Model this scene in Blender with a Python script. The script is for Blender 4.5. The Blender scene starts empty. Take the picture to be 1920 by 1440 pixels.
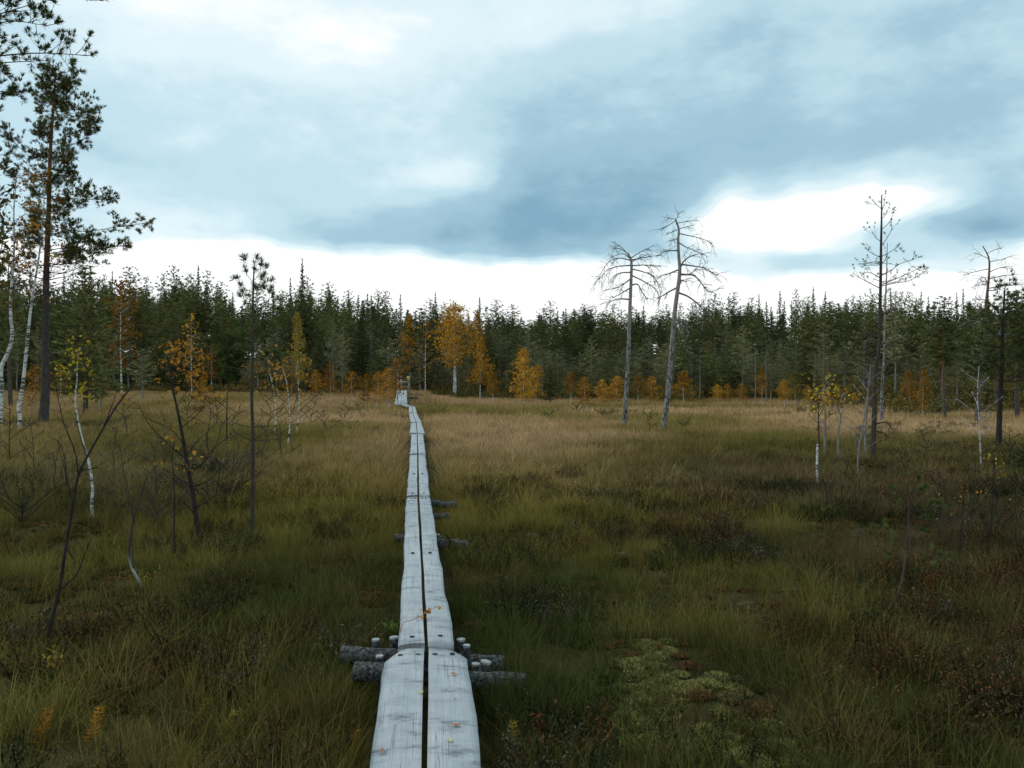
import bpy, math, random
import numpy as np
from mathutils import Vector

# ------------------------------------------------------------------ camera, sky, sun, exposure
scn = bpy.context.scene
COL = scn.collection
F = 1600.0            # focal length in pixels of the 1920-wide photograph
CAMZ = 1.9            # eye height above the bog
HY = 705.0            # image row of the horizon
cd = bpy.data.cameras.new('camera'); cam = bpy.data.objects.new('camera', cd); COL.objects.link(cam)
cd.sensor_width = 36; cd.lens = 36 * F / 1920; cd.clip_end = 5000; cd.clip_start = 0.05
cam.location = (0, 0, CAMZ); cam.rotation_euler = (math.radians(90) - math.atan(15 / F), 0, 0)
scn.camera = cam
scn.view_settings.view_transform = 'Standard'; scn.view_settings.look = 'None'
scn.view_settings.exposure = 0.0; scn.view_settings.gamma = 1
scn.view_settings.use_curve_mapping = False
scn.cycles.max_bounces = 4; scn.cycles.diffuse_bounces = 2; scn.cycles.transmission_bounces = 2
scn.cycles.transparent_max_bounces = 4

SUN_EL, SUN_AZ = 48.0, -80.0      # behind thin cloud, high to the left
w = bpy.data.worlds.new('World'); scn.world = w; w.use_nodes = True
w.cycles.sampling_method = 'NONE'; nt = w.node_tree; nt.nodes.clear()
def N(t, **k):
    n = nt.nodes.new(t)
    for a, b in k.items(): setattr(n, a, b)
    return n
def setin(n, i, v):
    if hasattr(v, 'is_linked'): nt.links.new(v, n.inputs[i])
    else: n.inputs[i].default_value = v
def M(op, a, b=0.0, c=0.0):
    n = N('ShaderNodeMath', operation=op); setin(n, 0, a); setin(n, 1, b); setin(n, 2, c); return n.outputs[0]
def sstep(v, lo, hi, o0=0.0, o1=1.0):
    n = N('ShaderNodeMapRange', interpolation_type='SMOOTHSTEP'); setin(n, 0, v)
    for i, x in enumerate((lo, hi, o0, o1)): n.inputs[i + 1].default_value = x
    return n.outputs[0]
def wnoise(vec, scale, detail, rough=0.55, off=(0, 0, 0), sc=(1, 1, 1)):
    mp = N('ShaderNodeMapping'); nt.links.new(vec, mp.inputs[0]); mp.inputs[1].default_value = off; mp.inputs[3].default_value = sc
    n = N('ShaderNodeTexNoise'); nt.links.new(mp.outputs[0], n.inputs['Vector'])
    n.inputs['Scale'].default_value = scale; n.inputs['Detail'].default_value = detail; n.inputs['Roughness'].default_value = rough
    return n.outputs['Fac']
tc = N('ShaderNodeTexCoord'); D0 = tc.outputs['Generated']
sp = N('ShaderNodeSeparateXYZ'); nt.links.new(D0, sp.inputs[0])
az = M('ARCTAN2', sp.outputs[0], sp.outputs[1]); el = M('ARCSINE', sp.outputs[2])
n1 = wnoise(D0, 3.2, 4, .55, (3.1, 0.4, 7.7), (1, 1, 2.0))
n2 = wnoise(D0, 3.2, 4, .55, (13.1, 5.4, 1.7), (1, 1, 2.0))
n3 = wnoise(D0, 5.0, 5, .6, (1.7, 9.2, 4.4), (1, 1, 2.1))
n4 = wnoise(D0, 11.0, 4, .6, (4.7, 2.2, 8.4), (1, 1, 2.0))
azw = M('ADD', az, M('MULTIPLY', M('SUBTRACT', n1, .5), .24))
elw = M('ADD', el, M('MULTIPLY', M('SUBTRACT', n2, .5), .11))
B = M('ADD', .585, M('MULTIPLY', M('SUBTRACT', n3, .5), .72))
B = M('ADD', B, M('MULTIPLY', M('SUBTRACT', n4, .5), .26))
def pdir(x, y):
    a = math.atan((x - 960) / F); return a, math.atan((HY - y) / F * math.cos(a))
for (x, y, sx, sy, amp) in [
        (1500, 408, 115, 44, 1.0), (1640, 390, 80, 34, .35), (1380, 400, 50, 60, .45),
        (1020, 420, 230, 62, -.50), (1300, 310, 300, 75, -.24), (700, 440, 170, 34, -.18), (1470, 492, 150, 22, -1.0), (1790, 470, 120, 34, -.50), (1740, 380, 60, 25, .25),
        (1830, 310, 120, 90, -.20), (1860, 430, 70, 40, -.2), (1250, 210, 420, 120, -.17), (1750, 120, 200, 90, -.08),
        (520, 20, 430, 90, .34), (800, 345, 85, 50, .40), (370, 415, 90, 40, .28), (480, 250, 150, 45, .20),
        (1000, 60, 250, 70, .06), (250, 260, 160, 110, -.10)]:
    a0, e0 = pdir(x, y)
    q1 = M('MULTIPLY', M('SUBTRACT', azw, a0), F / sx / 1.25)
    q2 = M('MULTIPLY', M('SUBTRACT', elw, e0), F / sy / 1.25)
    s = M('ADD', M('MULTIPLY', q1, q1), M('MULTIPLY', q2, q2))
    B = M('ADD', B, M('MULTIPLY', M('EXPONENT', M('MULTIPLY', s, -1.0)), amp))
band = sstep(elw, math.radians(8.9), math.radians(7.1), 0.0, 1.0)
B = M('ADD', B, M('MULTIPLY', band, .78))
ramp = N('ShaderNodeValToRGB'); nt.links.new(B, ramp.inputs[0])
cr = ramp.color_ramp; cr.interpolation = 'EASE'
stops = [(0.0, (.21, .40, .53)), (.30, (.36, .575, .69)), (.55, (.56, .775, .86)), (.80, (.80, .95, .99)), (1.0, (1.08, 1.10, 1.09))]
cr.elements[0].position, cr.elements[1].position = 0, 1
for i, (p, c) in enumerate(stops):
    e = cr.elements[0] if i == 0 else (cr.elements[-1] if i == len(stops) - 1 else cr.elements.new(p))
    e.color = (*c, 1)
sky = N('ShaderNodeTexSky', sky_type='NISHITA'); sky.sun_disc = False
sky.sun_elevation = math.radians(SUN_EL); sky.sun_rotation = math.radians(SUN_AZ)
bgs = N('ShaderNodeMix', data_type='RGBA'); bgs.inputs[0].default_value = .88
up = N('ShaderNodeVectorMath', operation='SCALE'); nt.links.new(ramp.outputs[0], up.inputs[0]); up.inputs['Scale'].default_value = 10.0
nt.links.new(sky.outputs[0], bgs.inputs[6]); nt.links.new(up.outputs[0], bgs.inputs[7])
bg = N('ShaderNodeBackground'); bg.inputs[1].default_value = .105; nt.links.new(bgs.outputs[2], bg.inputs[0])
wo = N('ShaderNodeOutputWorld'); nt.links.new(bg.outputs[0], wo.inputs[0])

sl = bpy.data.lights.new('sun', 'SUN'); sl.energy = 1.25; sl.angle = math.radians(24); sl.color = (1, .96, .9)
so = bpy.data.objects.new('sun', sl); COL.objects.link(so); so.location = (0, 0, 60)
sa, se = math.radians(SUN_AZ), math.radians(SUN_EL)
so.rotation_euler = (-Vector((math.sin(sa) * math.cos(se), math.cos(sa) * math.cos(se), math.sin(se)))).to_track_quat('-Z', 'Y').to_euler()

# ------------------------------------------------------------------ helpers
rng = np.random.default_rng(7)
random.seed(7)
_tab = np.random.default_rng(5).random((256, 256))
def vnoise(x, y):
    x = np.asarray(x, float); y = np.asarray(y, float)
    xi = np.floor(x).astype(int); yi = np.floor(y).astype(int); fx = x - xi; fy = y - yi
    fx = fx * fx * (3 - 2 * fx); fy = fy * fy * (3 - 2 * fy)
    a = _tab[xi & 255, yi & 255]; b = _tab[(xi + 1) & 255, yi & 255]; c = _tab[xi & 255, (yi + 1) & 255]; d = _tab[(xi + 1) & 255, (yi + 1) & 255]
    return (a * (1 - fx) + b * fx) * (1 - fy) + (c * (1 - fx) + d * fx) * fy
def fbm(x, y, o=4):
    x = np.asarray(x, float); y = np.asarray(y, float)
    v = 0; a = .5; t = 0
    for i in range(o):
        v = v + a * vnoise(x * 2 ** i + 17 * i, y * 2 ** i + 31 * i); t += a; a *= .5
    return v / t
def ss(x, a, b):
    t = np.clip((np.asarray(x, float) - a) / (b - a), 0, 1); return t * t * (3 - 2 * t)

# walkway centre line: distance -> lateral position
WK = [(-1.6, .12), (1.0, -.11), (3.59, -.366), (5.18, -.52), (11.6, -1.276), (17.8, -1.965), (24.2, -2.69), (30.0, -3.37), (38.0, -4.42), (46.0, -5.38), (50.2, -6.42), (55.2, -7.1)]
def walk_x(y): return np.interp(y, [p[0] for p in WK], [p[1] for p in WK])
# forest edge: distance of the bog's rim by bearing (lateral / distance)
EDX = [-1.4, -.62, -.50, -.16, -.12, .03, .32, .36, .44, .60, 1.4]
EDV = [88, 92, 94, 82, 68, 64, 58, 52, 42, 40, 40]
def edge(x, y): return np.interp(np.asarray(x) / np.maximum(np.asarray(y, float), 1), EDX, EDV)
def hgt(x, y):
    x = np.asarray(x, float); y = np.asarray(y, float)
    d = np.hypot(x, y)
    near = ss(d, 45, 12)
    off = np.abs(x - walk_x(y)); wk = 1 - .75 * ss(off, 1.3, .4) * (y < 56)
    h = (fbm(x * .9, y * .9, 3) - .5) * .42 * near * wk + (fbm(x * .16 + 40, y * .16, 3) - .5) * .22 * ss(d, 3, 12) * ss(d, 60, 25)
    far = np.maximum(0, np.where(y > 5, y, 5) - edge(x, y))
    h = h + np.minimum(far * .045, 7.5) * ss(y, 20, 45)
    h = h + .72 * ss(y, 50.5, 55) * ss(y, 66, 60) * np.exp(-((x + 7.0) / 2.0) ** 2)
    return h
def gpt(px, py):
    D = F * CAMZ / (py - HY); return (px - 960) / F * D, D
def P3(px, py, D): return np.array([(px - 960) / F * D, D, CAMZ + (HY - py) / F * D])

class MB:
    def __init__(s): s.V = []; s.T = []; s.F3 = []; s.F4 = []; s.n = 0; s.X = []
    def add(s, V, F, tint=0.5):
        V = np.asarray(V, float).reshape(-1, 3); F = np.asarray(F, int)
        s.V.append(V); s.T.append(np.broadcast_to(np.asarray(tint, float), (len(V),)).copy())
        (s.F4 if F.shape[1] == 4 else s.F3).append(F + s.n); s.n += len(V)
    def tube(s, P, R, k=6, tint=.5, cap=True):
        P = np.asarray(P, float); n = len(P); R = np.broadcast_to(np.asarray(R, float), (n,))
        T = np.gradient(P, axis=0); T /= np.linalg.norm(T, axis=1)[:, None] + 1e-9
        ref = np.array([0, 0, 1.]) if abs(T[:, 2]).mean() < .8 else np.array([1., 0, 0])
        A = np.cross(T, ref); A /= np.linalg.norm(A, axis=1)[:, None] + 1e-9; Bn = np.cross(T, A)
        th = np.arange(k) * 2 * math.pi / k
        V = P[:, None] + R[:, None, None] * (A[:, None] * np.cos(th)[None, :, None] + Bn[:, None] * np.sin(th)[None, :, None])
        i = np.arange(n - 1)[:, None] * k; j = np.arange(k)[None]; j2 = (j + 1) % k
        Fq = np.stack([i + j, i + j2, i + k + j2, i + k + j], -1).reshape(-1, 4)
        s.add(V.reshape(-1, 3), Fq, tint)
        if cap:
            for e in (0, n - 1):
                o = s.n; ring = V[e]; s.add(np.vstack([ring, P[e]]), [[a, (a + 1) % k, k] for a in range(k)], tint)
    def dia(s, C, Dr, L, W, tint):           # diamond blades: centre, direction, length, width
        C = np.asarray(C, float); n = len(C)
        if n == 0: return
        Dr = Dr / (np.linalg.norm(Dr, axis=1)[:, None] + 1e-9)
        S = np.cross(Dr, rng.normal(size=(n, 3))); S /= np.linalg.norm(S, axis=1)[:, None] + 1e-9
        L = np.broadcast_to(L, (n,))[:, None]; W = np.broadcast_to(W, (n,))[:, None]
        V = np.stack([C - Dr * L / 2, C + S * W / 2 - Dr * L * .05, C + Dr * L / 2, C - S * W / 2 - Dr * L * .05], 1)
        Fq = np.arange(4 * n).reshape(n, 4)
        s.add(V.reshape(-1, 3), Fq, np.repeat(np.broadcast_to(tint, (n,)), 4))
    def mesh(s, name, mat, smooth=False):
        me = bpy.data.meshes.new(name)
        V = np.concatenate(s.V); T = np.concatenate(s.T)
        f3 = np.concatenate(s.F3).reshape(-1, 3) if s.F3 else np.zeros((0, 3), int)
        f4 = np.concatenate(s.F4).reshape(-1, 4) if s.F4 else np.zeros((0, 4), int)
        loops = np.concatenate([f3.ravel(), f4.ravel()]).astype(np.int32)
        tot = np.concatenate([np.full(len(f3), 3), np.full(len(f4), 4)]).astype(np.int32)
        st = np.concatenate([[0], np.cumsum(tot)[:-1]]).astype(np.int32)
        me.vertices.add(len(V)); me.vertices.foreach_set('co', V.ravel().astype(np.float32))
        me.loops.add(len(loops)); me.loops.foreach_set('vertex_index', loops)
        me.polygons.add(len(tot)); me.polygons.foreach_set('loop_start', st); me.polygons.foreach_set('loop_total', tot)
        if smooth: me.polygons.foreach_set('use_smooth', np.ones(len(tot), bool))
        a = me.attributes.new('tint', 'FLOAT', 'POINT'); a.data.foreach_set('value', T.astype(np.float32))
        if s.X:
            a = me.attributes.new('pl', 'FLOAT_VECTOR', 'POINT'); a.data.foreach_set('vector', np.concatenate(s.X).ravel().astype(np.float32))
        me.update(calc_edges=True); me.validate()
        me.materials.append(mat)
        return me
def link(name, data, parent=None, loc=None):
    o = bpy.data.objects.new(name, data); COL.objects.link(o); o.parent = parent
    if loc is not None: o.location = loc
    return o
def tag(o, label=None, cat=None, group=None, kind=None):
    if label: o['label'] = label
    if cat: o['category'] = cat
    if group: o['group'] = group
    if kind: o['kind'] = kind
    return o
def smooth_path(P, n):
    P = np.asarray(P, float)
    if len(P) == 2: return P[0] + (P[1] - P[0]) * np.linspace(0, 1, n)[:, None]
    Q = np.vstack([2 * P[0] - P[1], P, 2 * P[-1] - P[-2]]); m = len(P) - 1
    out = []
    for u in np.linspace(0, m, n):
        i = min(int(u), m - 1); t = u - i; a, b, c, d = Q[i:i + 4]
        out.append(.5 * (2 * b + (c - a) * t + (2 * a - 5 * b + 4 * c - d) * t * t + (3 * b - a - 3 * c + d) * t ** 3))
    return np.array(out)

# ------------------------------------------------------------------ materials
def newmat(name):
    m = bpy.data.materials.new(name); m.use_nodes = True; t = m.node_tree; t.nodes.clear()
    out = t.nodes.new('ShaderNodeOutputMaterial'); return m, t, out
def nd(t, typ, ins=None, **k):
    n = t.nodes.new(typ)
    for a, b in k.items(): setattr(n, a, b)
    for i, v in (ins or {}).items():
        if hasattr(v, 'is_linked'): t.links.new(v, n.inputs[i])
        else: n.inputs[i].default_value = v
    return n
def rampn(t, fac, stops):
    n = t.nodes.new('ShaderNodeValToRGB'); t.links.new(fac, n.inputs[0]); c = n.color_ramp
    c.elements[0].position = stops[0][0]; c.elements[0].color = (*stops[0][1], 1)
    c.elements[1].position = stops[-1][0]; c.elements[1].color = (*stops[-1][1], 1)
    for p, col in stops[1:-1]: c.elements.new(p).color = (*col, 1)
    return n.outputs[0]
def leafmat(name, stops, transl=.28, objvar=.5, sat=1.0):
    m, t, out = newmat(name)
    at = nd(t, 'ShaderNodeAttribute', attribute_name='tint')
    oi = nd(t, 'ShaderNodeObjectInfo')
    f = nd(t, 'ShaderNodeMath', {0: oi.outputs['Random'], 1: .5}, operation='SUBTRACT')
    f = nd(t, 'ShaderNodeMath', {0: f.outputs[0], 1: objvar, 2: at.outputs['Fac']}, operation='MULTIPLY_ADD')
    c = rampn(t, f.outputs[0], stops)
    hv = nd(t, 'ShaderNodeMapRange', {0: oi.outputs['Random'], 3: .78, 4: 1.2})
    hs = nd(t, 'ShaderNodeHueSaturation', {'Color': c, 'Value': hv.outputs[0], 'Saturation': sat})
    d = nd(t, 'ShaderNodeBsdfDiffuse', {0: hs.outputs[0]}); tr = nd(t, 'ShaderNodeBsdfTranslucent', {0: hs.outputs[0]})
    mx = nd(t, 'ShaderNodeMixShader', {0: transl, 1: d.outputs[0], 2: tr.outputs[0]})
    t.links.new(mx.outputs[0], out.inputs[0]); return m
def barkmat(name, c1, c2, scale=(9, 9, 2.5), bump=.5, c3=None, z0=0, z1=1, rough=.9, lo=.3, hi=.7):
    m, t, out = newmat(name)
    tcn = nd(t, 'ShaderNodeTexCoord'); mp = nd(t, 'ShaderNodeMapping', {0: tcn.outputs['Object'], 3: scale})
    n = nd(t, 'ShaderNodeTexNoise', {'Vector': mp.outputs[0], 'Scale': 2.0, 'Detail': 6, 'Roughness': .65})
    c = rampn(t, n.outputs[0], [(lo, c1), (hi, c2)])
    if c3:
        sx = nd(t, 'ShaderNodeSeparateXYZ', {0: tcn.outputs['Object']})
        fz = nd(t, 'ShaderNodeMapRange', {0: sx.outputs[2], 1: z0, 2: z1})
        cc = rampn(t, n.outputs[0], [(.3, tuple(v * .55 for v in c3)), (.7, c3)])
        mx = nd(t, 'ShaderNodeMix', {0: fz.outputs[0], 6: c, 7: cc}, data_type='RGBA'); c = mx.outputs[2]
    b = nd(t, 'ShaderNodeBump', {'Height': n.outputs[0], 'Strength': bump, 'Distance': .02})
    p = nd(t, 'ShaderNodeBsdfPrincipled', {'Base Color': c, 'Roughness': rough, 'Specular IOR Level': .15, 'Normal': b.outputs[0]})
    t.links.new(p.outputs[0], out.inputs[0]); return m
def birchmat(name, white=(.62, .62, .58), zdark=0.0):
    m, t, out = newmat(name)
    tcn = nd(t, 'ShaderNodeTexCoord'); mp = nd(t, 'ShaderNodeMapping', {0: tcn.outputs['Object'], 3: (3.5, 3.5, 13)})
    n = nd(t, 'ShaderNodeTexNoise', {'Vector': mp.outputs[0], 'Scale': 1.6, 'Detail': 4, 'Roughness': .7})
    mp2 = nd(t, 'ShaderNodeMapping', {0: tcn.outputs['Object'], 3: (1, 1, 2.2)})
    n2 = nd(t, 'ShaderNodeTexNoise', {'Vector': mp2.outputs[0], 'Scale': 2.0, 'Detail': 3})
    ad = nd(t, 'ShaderNodeMath', {0: n2.outputs[0], 1: .55, 2: n.outputs[0]}, operation='MULTIPLY_ADD')
    c = rampn(t, ad.outputs[0], [(.66, (.035, .03, .028)), (.74, (.30, .29, .27)), (.82, white)])
    p = nd(t, 'ShaderNodeBsdfPrincipled', {'Base Color': c, 'Roughness': .8}); t.links.new(p.outputs[0], out.inputs[0]); return m

MT = {}
MT['needle_pine'] = leafmat('needle_pine', [(0, (.052, .064, .025)), (.5, (.10, .112, .042)), (1, (.165, .168, .062))], .24)
MT['needle_spruce'] = leafmat('needle_spruce', [(0, (.044, .060, .025)), (.5, (.086, .104, .042)), (1, (.145, .152, .060))], .24)
MT['needle_bog'] = leafmat('needle_bog', [(0, (.105, .108, .052)), (.5, (.185, .182, .086)), (1, (.27, .25, .12))], .26)
MT['needle_near'] = leafmat('needle_near', [(0, (.040, .066, .018)), (.5, (.080, .112, .030)), (1, (.14, .165, .055))], .25)
MT['leaf_gold'] = leafmat('leaf_gold', [(0, (.20, .088, .012)), (.5, (.42, .20, .022)), (1, (.60, .34, .05))], .32, .6)
MT['leaf_orange'] = leafmat('leaf_orange', [(0, (.15, .062, .012)), (.5, (.34, .150, .020)), (1, (.50, .25, .038))], .32, .5)
MT['leaf_yellow'] = leafmat('leaf_yellow', [(0, (.20, .16, .02)), (.5, (.40, .30, .03)), (1, (.62, .46, .06))], .32, .5)
MT['leaf_olive'] = leafmat('leaf_olive', [(0, (.11, .09, .02)), (.5, (.22, .17, .03)), (1, (.36, .26, .05))], .3, .4)
MT['leaf_green'] = leafmat('leaf_green', [(0, (.05, .10, .02)), (.5, (.10, .16, .04)), (1, (.2, .24, .06))], .3, .4)
MT['bark_pine'] = barkmat('bark_pine', (.028, .024, .022), (.10, .088, .078), c3=(.26, .115, .05), z0=5.0, z1=9.0)
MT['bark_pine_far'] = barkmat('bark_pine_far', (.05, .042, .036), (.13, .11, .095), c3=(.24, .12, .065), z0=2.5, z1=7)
MT['bark_dark'] = barkmat('bark_dark', (.012, .010, .009), (.05, .042, .036), (20, 20, 6))
MT['bark_brown'] = barkmat('bark_brown', (.03, .022, .018), (.10, .078, .062), (20, 20, 6))
MT['bark_grey'] = barkmat('bark_grey', (.10, .095, .09), (.30, .285, .27), (14, 14, 2.0))
MT['bark_dead'] = barkmat('bark_dead', (.035, .032, .03), (.28, .262, .25), (11, 11, 3.0), c3=(.36, .31, .27), z0=2.2, z1=5.0, lo=.42, hi=.58)
MT['bark_log'] = barkmat('bark_log', (.020, .019, .018), (.22, .225, .225), (24, 24, 24), 1.0, lo=.40, hi=.74)
MT['birch_foot'] = barkmat('birch_foot', (.25, .25, .24), (.6, .6, .58), (14, 14, 40), c3=(.07, .058, .05), z0=.12, z1=.3); MT['birch'] = birchmat('birch'); MT['birch_grey'] = birchmat('birch_grey', (.42, .42, .41))

m, t, out = newmat('weathered_plank'); MT['plank'] = m
at = nd(t, 'ShaderNodeAttribute', attribute_name='pl')
def pnoise(sc, scale, det, ro=.6):
    mp = nd(t, 'ShaderNodeMapping', {0: at.outputs['Vector'], 3: sc})
    return nd(t, 'ShaderNodeTexNoise', {'Vector': mp.outputs[0], 'Scale': scale, 'Detail': det, 'Roughness': ro}).outputs[0]
g = pnoise((1.6, 95, 3), 1.0, 6, .7); x = pnoise((9, 3.2, 5), 1.0, 6, .7); bl = pnoise((1.7, 6, 7), 1.0, 4); kn = pnoise((5.5, 9, 9), 1.0, 2)
cg = rampn(t, g, [(.20, (.24, .25, .255)), (.40, (.40, .412, .42)), (.75, (.51, .523, .53))])
cx = rampn(t, x, [(.35, (.25, .26, .28)), (.44, (.80, .81, .83)), (.58, (1, 1, 1))])
m1 = nd(t, 'ShaderNodeMix', {0: .8, 6: cg, 7: cx}, data_type='RGBA', blend_type='MULTIPLY')
cb_ = rampn(t, bl, [(.3, (.78, .79, .82)), (.65, (1.0, 1.0, .99))])
m2 = nd(t, 'ShaderNodeMix', {0: 1.0, 6: m1.outputs[2], 7: cb_}, data_type='RGBA', blend_type='MULTIPLY')
ck = rampn(t, kn, [(.245, (.22, .21, .21)), (.29, (1, 1, 1))])
m3 = nd(t, 'ShaderNodeMix', {0: .85, 6: m2.outputs[2], 7: ck}, data_type='RGBA', blend_type='MULTIPLY')
cn = pnoise((.55, 26, 4), 1.0, 3, .5); cs = nd(t, 'ShaderNodeMath', {0: cn, 1: .5}, operation='SUBTRACT'); ca = nd(t, 'ShaderNodeMath', {0: cs.outputs[0]}, operation='ABSOLUTE')
cm = nd(t, 'ShaderNodeMath', {0: bl, 1: .5}, operation='GREATER_THAN'); cc_ = rampn(t, ca.outputs[0], [(.004, (.16, .155, .15)), (.016, (1, 1, 1))])
m3 = nd(t, 'ShaderNodeMix', {0: cm.outputs[0], 6: m3.outputs[2], 7: nd(t, 'ShaderNodeMix', {0: .5, 6: m3.outputs[2], 7: cc_}, data_type='RGBA', blend_type='MULTIPLY').outputs[2]}, data_type='RGBA')
hh = nd(t, 'ShaderNodeMath', {0: g, 1: .5, 2: x}, operation='MULTIPLY_ADD')
b = nd(t, 'ShaderNodeBump', {'Height': hh.outputs[0], 'Strength': .9, 'Distance': .012})
p = nd(t, 'ShaderNodeBsdfPrincipled', {'Base Color': m3.outputs[2], 'Roughness': .72, 'Normal': b.outputs[0]})
t.links.new(p.outputs[0], out.inputs[0])

m, t, out = newmat('end_grain'); MT['end_grain'] = m
tcn = nd(t, 'ShaderNodeTexCoord'); n = nd(t, 'ShaderNodeTexNoise', {'Vector': tcn.outputs['Object'], 'Scale': 40, 'Detail': 4})
c = rampn(t, n.outputs[0], [(.3, (.15, .155, .16)), (.7, (.40, .41, .42))])
p = nd(t, 'ShaderNodeBsdfPrincipled', {'Base Color': c, 'Roughness': .85}); t.links.new(p.outputs[0], out.inputs[0])
def flat(name, c, r=.7):
    m, t, out = newmat(name)
    tcn = nd(t, 'ShaderNodeTexCoord'); n = nd(t, 'ShaderNodeTexNoise', {'Vector': tcn.outputs['Object'], 'Scale': 25, 'Detail': 4})
    cc = rampn(t, n.outputs[0], [(.3, tuple(v * .6 for v in c)), (.7, c)])
    p = nd(t, 'ShaderNodeBsdfPrincipled', {'Base Color': cc, 'Roughness': r}); t.links.new(p.outputs[0], out.inputs[0]); MT[name] = m
flat('nail_iron', (.05, .045, .045)); flat('marker_yellow', (.75, .58, .16)); flat('railing_grey', (.34, .35, .35))
flat('leaf_dry', (.45, .17, .04)); flat('leaf_pale', (.62, .55, .25))

# grass: colour rides on the instance, blade-to-blade variation on the mesh
def stuffmat(name, transl):
    m, t, out = newmat(name)
    ai = nd(t, 'ShaderNodeAttribute', attribute_name='hue', attribute_type='INSTANCER'); ag = nd(t, 'ShaderNodeAttribute', attribute_name='tint')
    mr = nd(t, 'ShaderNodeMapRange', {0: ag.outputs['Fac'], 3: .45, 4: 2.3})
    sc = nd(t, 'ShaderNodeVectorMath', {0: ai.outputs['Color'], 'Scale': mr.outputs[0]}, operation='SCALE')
    d = nd(t, 'ShaderNodeBsdfDiffuse', {0: sc.outputs[0]}); tr = nd(t, 'ShaderNodeBsdfTranslucent', {0: sc.outputs[0]})
    mx = nd(t, 'ShaderNodeMixShader', {0: transl, 1: d.outputs[0], 2: tr.outputs[0]}); t.links.new(mx.outputs[0], out.inputs[0]); MT[name] = m
stuffmat('sedge', .3); stuffmat('shrub', .12); stuffmat('moss', .2)

m, t, out = newmat('bog_ground'); MT['ground'] = m
tcn = nd(t, 'ShaderNodeTexCoord')
n = nd(t, 'ShaderNodeTexNoise', {'Vector': tcn.outputs['Object'], 'Scale': .9, 'Detail': 8, 'Roughness': .65})
n2_ = nd(t, 'ShaderNodeTexNoise', {'Vector': tcn.outputs['Object'], 'Scale': 14, 'Detail': 6, 'Roughness': .7})
ad = nd(t, 'ShaderNodeMath', {0: n2_.outputs[0], 1: .5, 2: n.outputs[0]}, operation='MULTIPLY_ADD')
c = rampn(t, ad.outputs[0], [(.5, (.018, .014, .008)), (.72, (.045, .040, .014)), (.95, (.085, .060, .026))])
sx = nd(t, 'ShaderNodeSeparateXYZ', {0: tcn.outputs['Object']})
fy = nd(t, 'ShaderNodeMapRange', {0: sx.outputs[1], 1: 14, 2: 34})
c2 = rampn(t, ad.outputs[0], [(.5, (.085, .060, .024)), (.95, (.20, .14, .06))])
mx = nd(t, 'ShaderNodeMix', {0: fy.outputs[0], 6: c, 7: c2}, data_type='RGBA')
b = nd(t, 'ShaderNodeBump', {'Height': n2_.outputs[0], 'Strength': .8, 'Distance': .06})
p = nd(t, 'ShaderNodeBsdfPrincipled', {'Base Color': mx.outputs[2], 'Roughness': .95, 'Specular IOR Level': .05, 'Normal': b.outputs[0]}); t.links.new(p.outputs[0], out.inputs[0])

# ------------------------------------------------------------------ ground
nx, ny = 300, 320
tx = np.linspace(-1, 1, nx); xs = 4 * np.sinh(6.2 * tx)
ty = np.linspace(-.72, 1, ny); ys = 7 + 4.5 * np.sinh(6.1 * ty)
X, Y = np.meshgrid(xs, ys); Z = hgt(X, Y)
V = np.stack([X, Y, Z], -1).reshape(-1, 3)
i = (np.arange(ny - 1)[:, None] * nx + np.arange(nx - 1)[None]).ravel()
g = MB(); g.add(V, np.stack([i, i + 1, i + nx + 1, i + nx], -1), .5)
tag(link('bog_ground', g.mesh('bog_ground', MT['ground'], True)), kind='structure')

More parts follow.
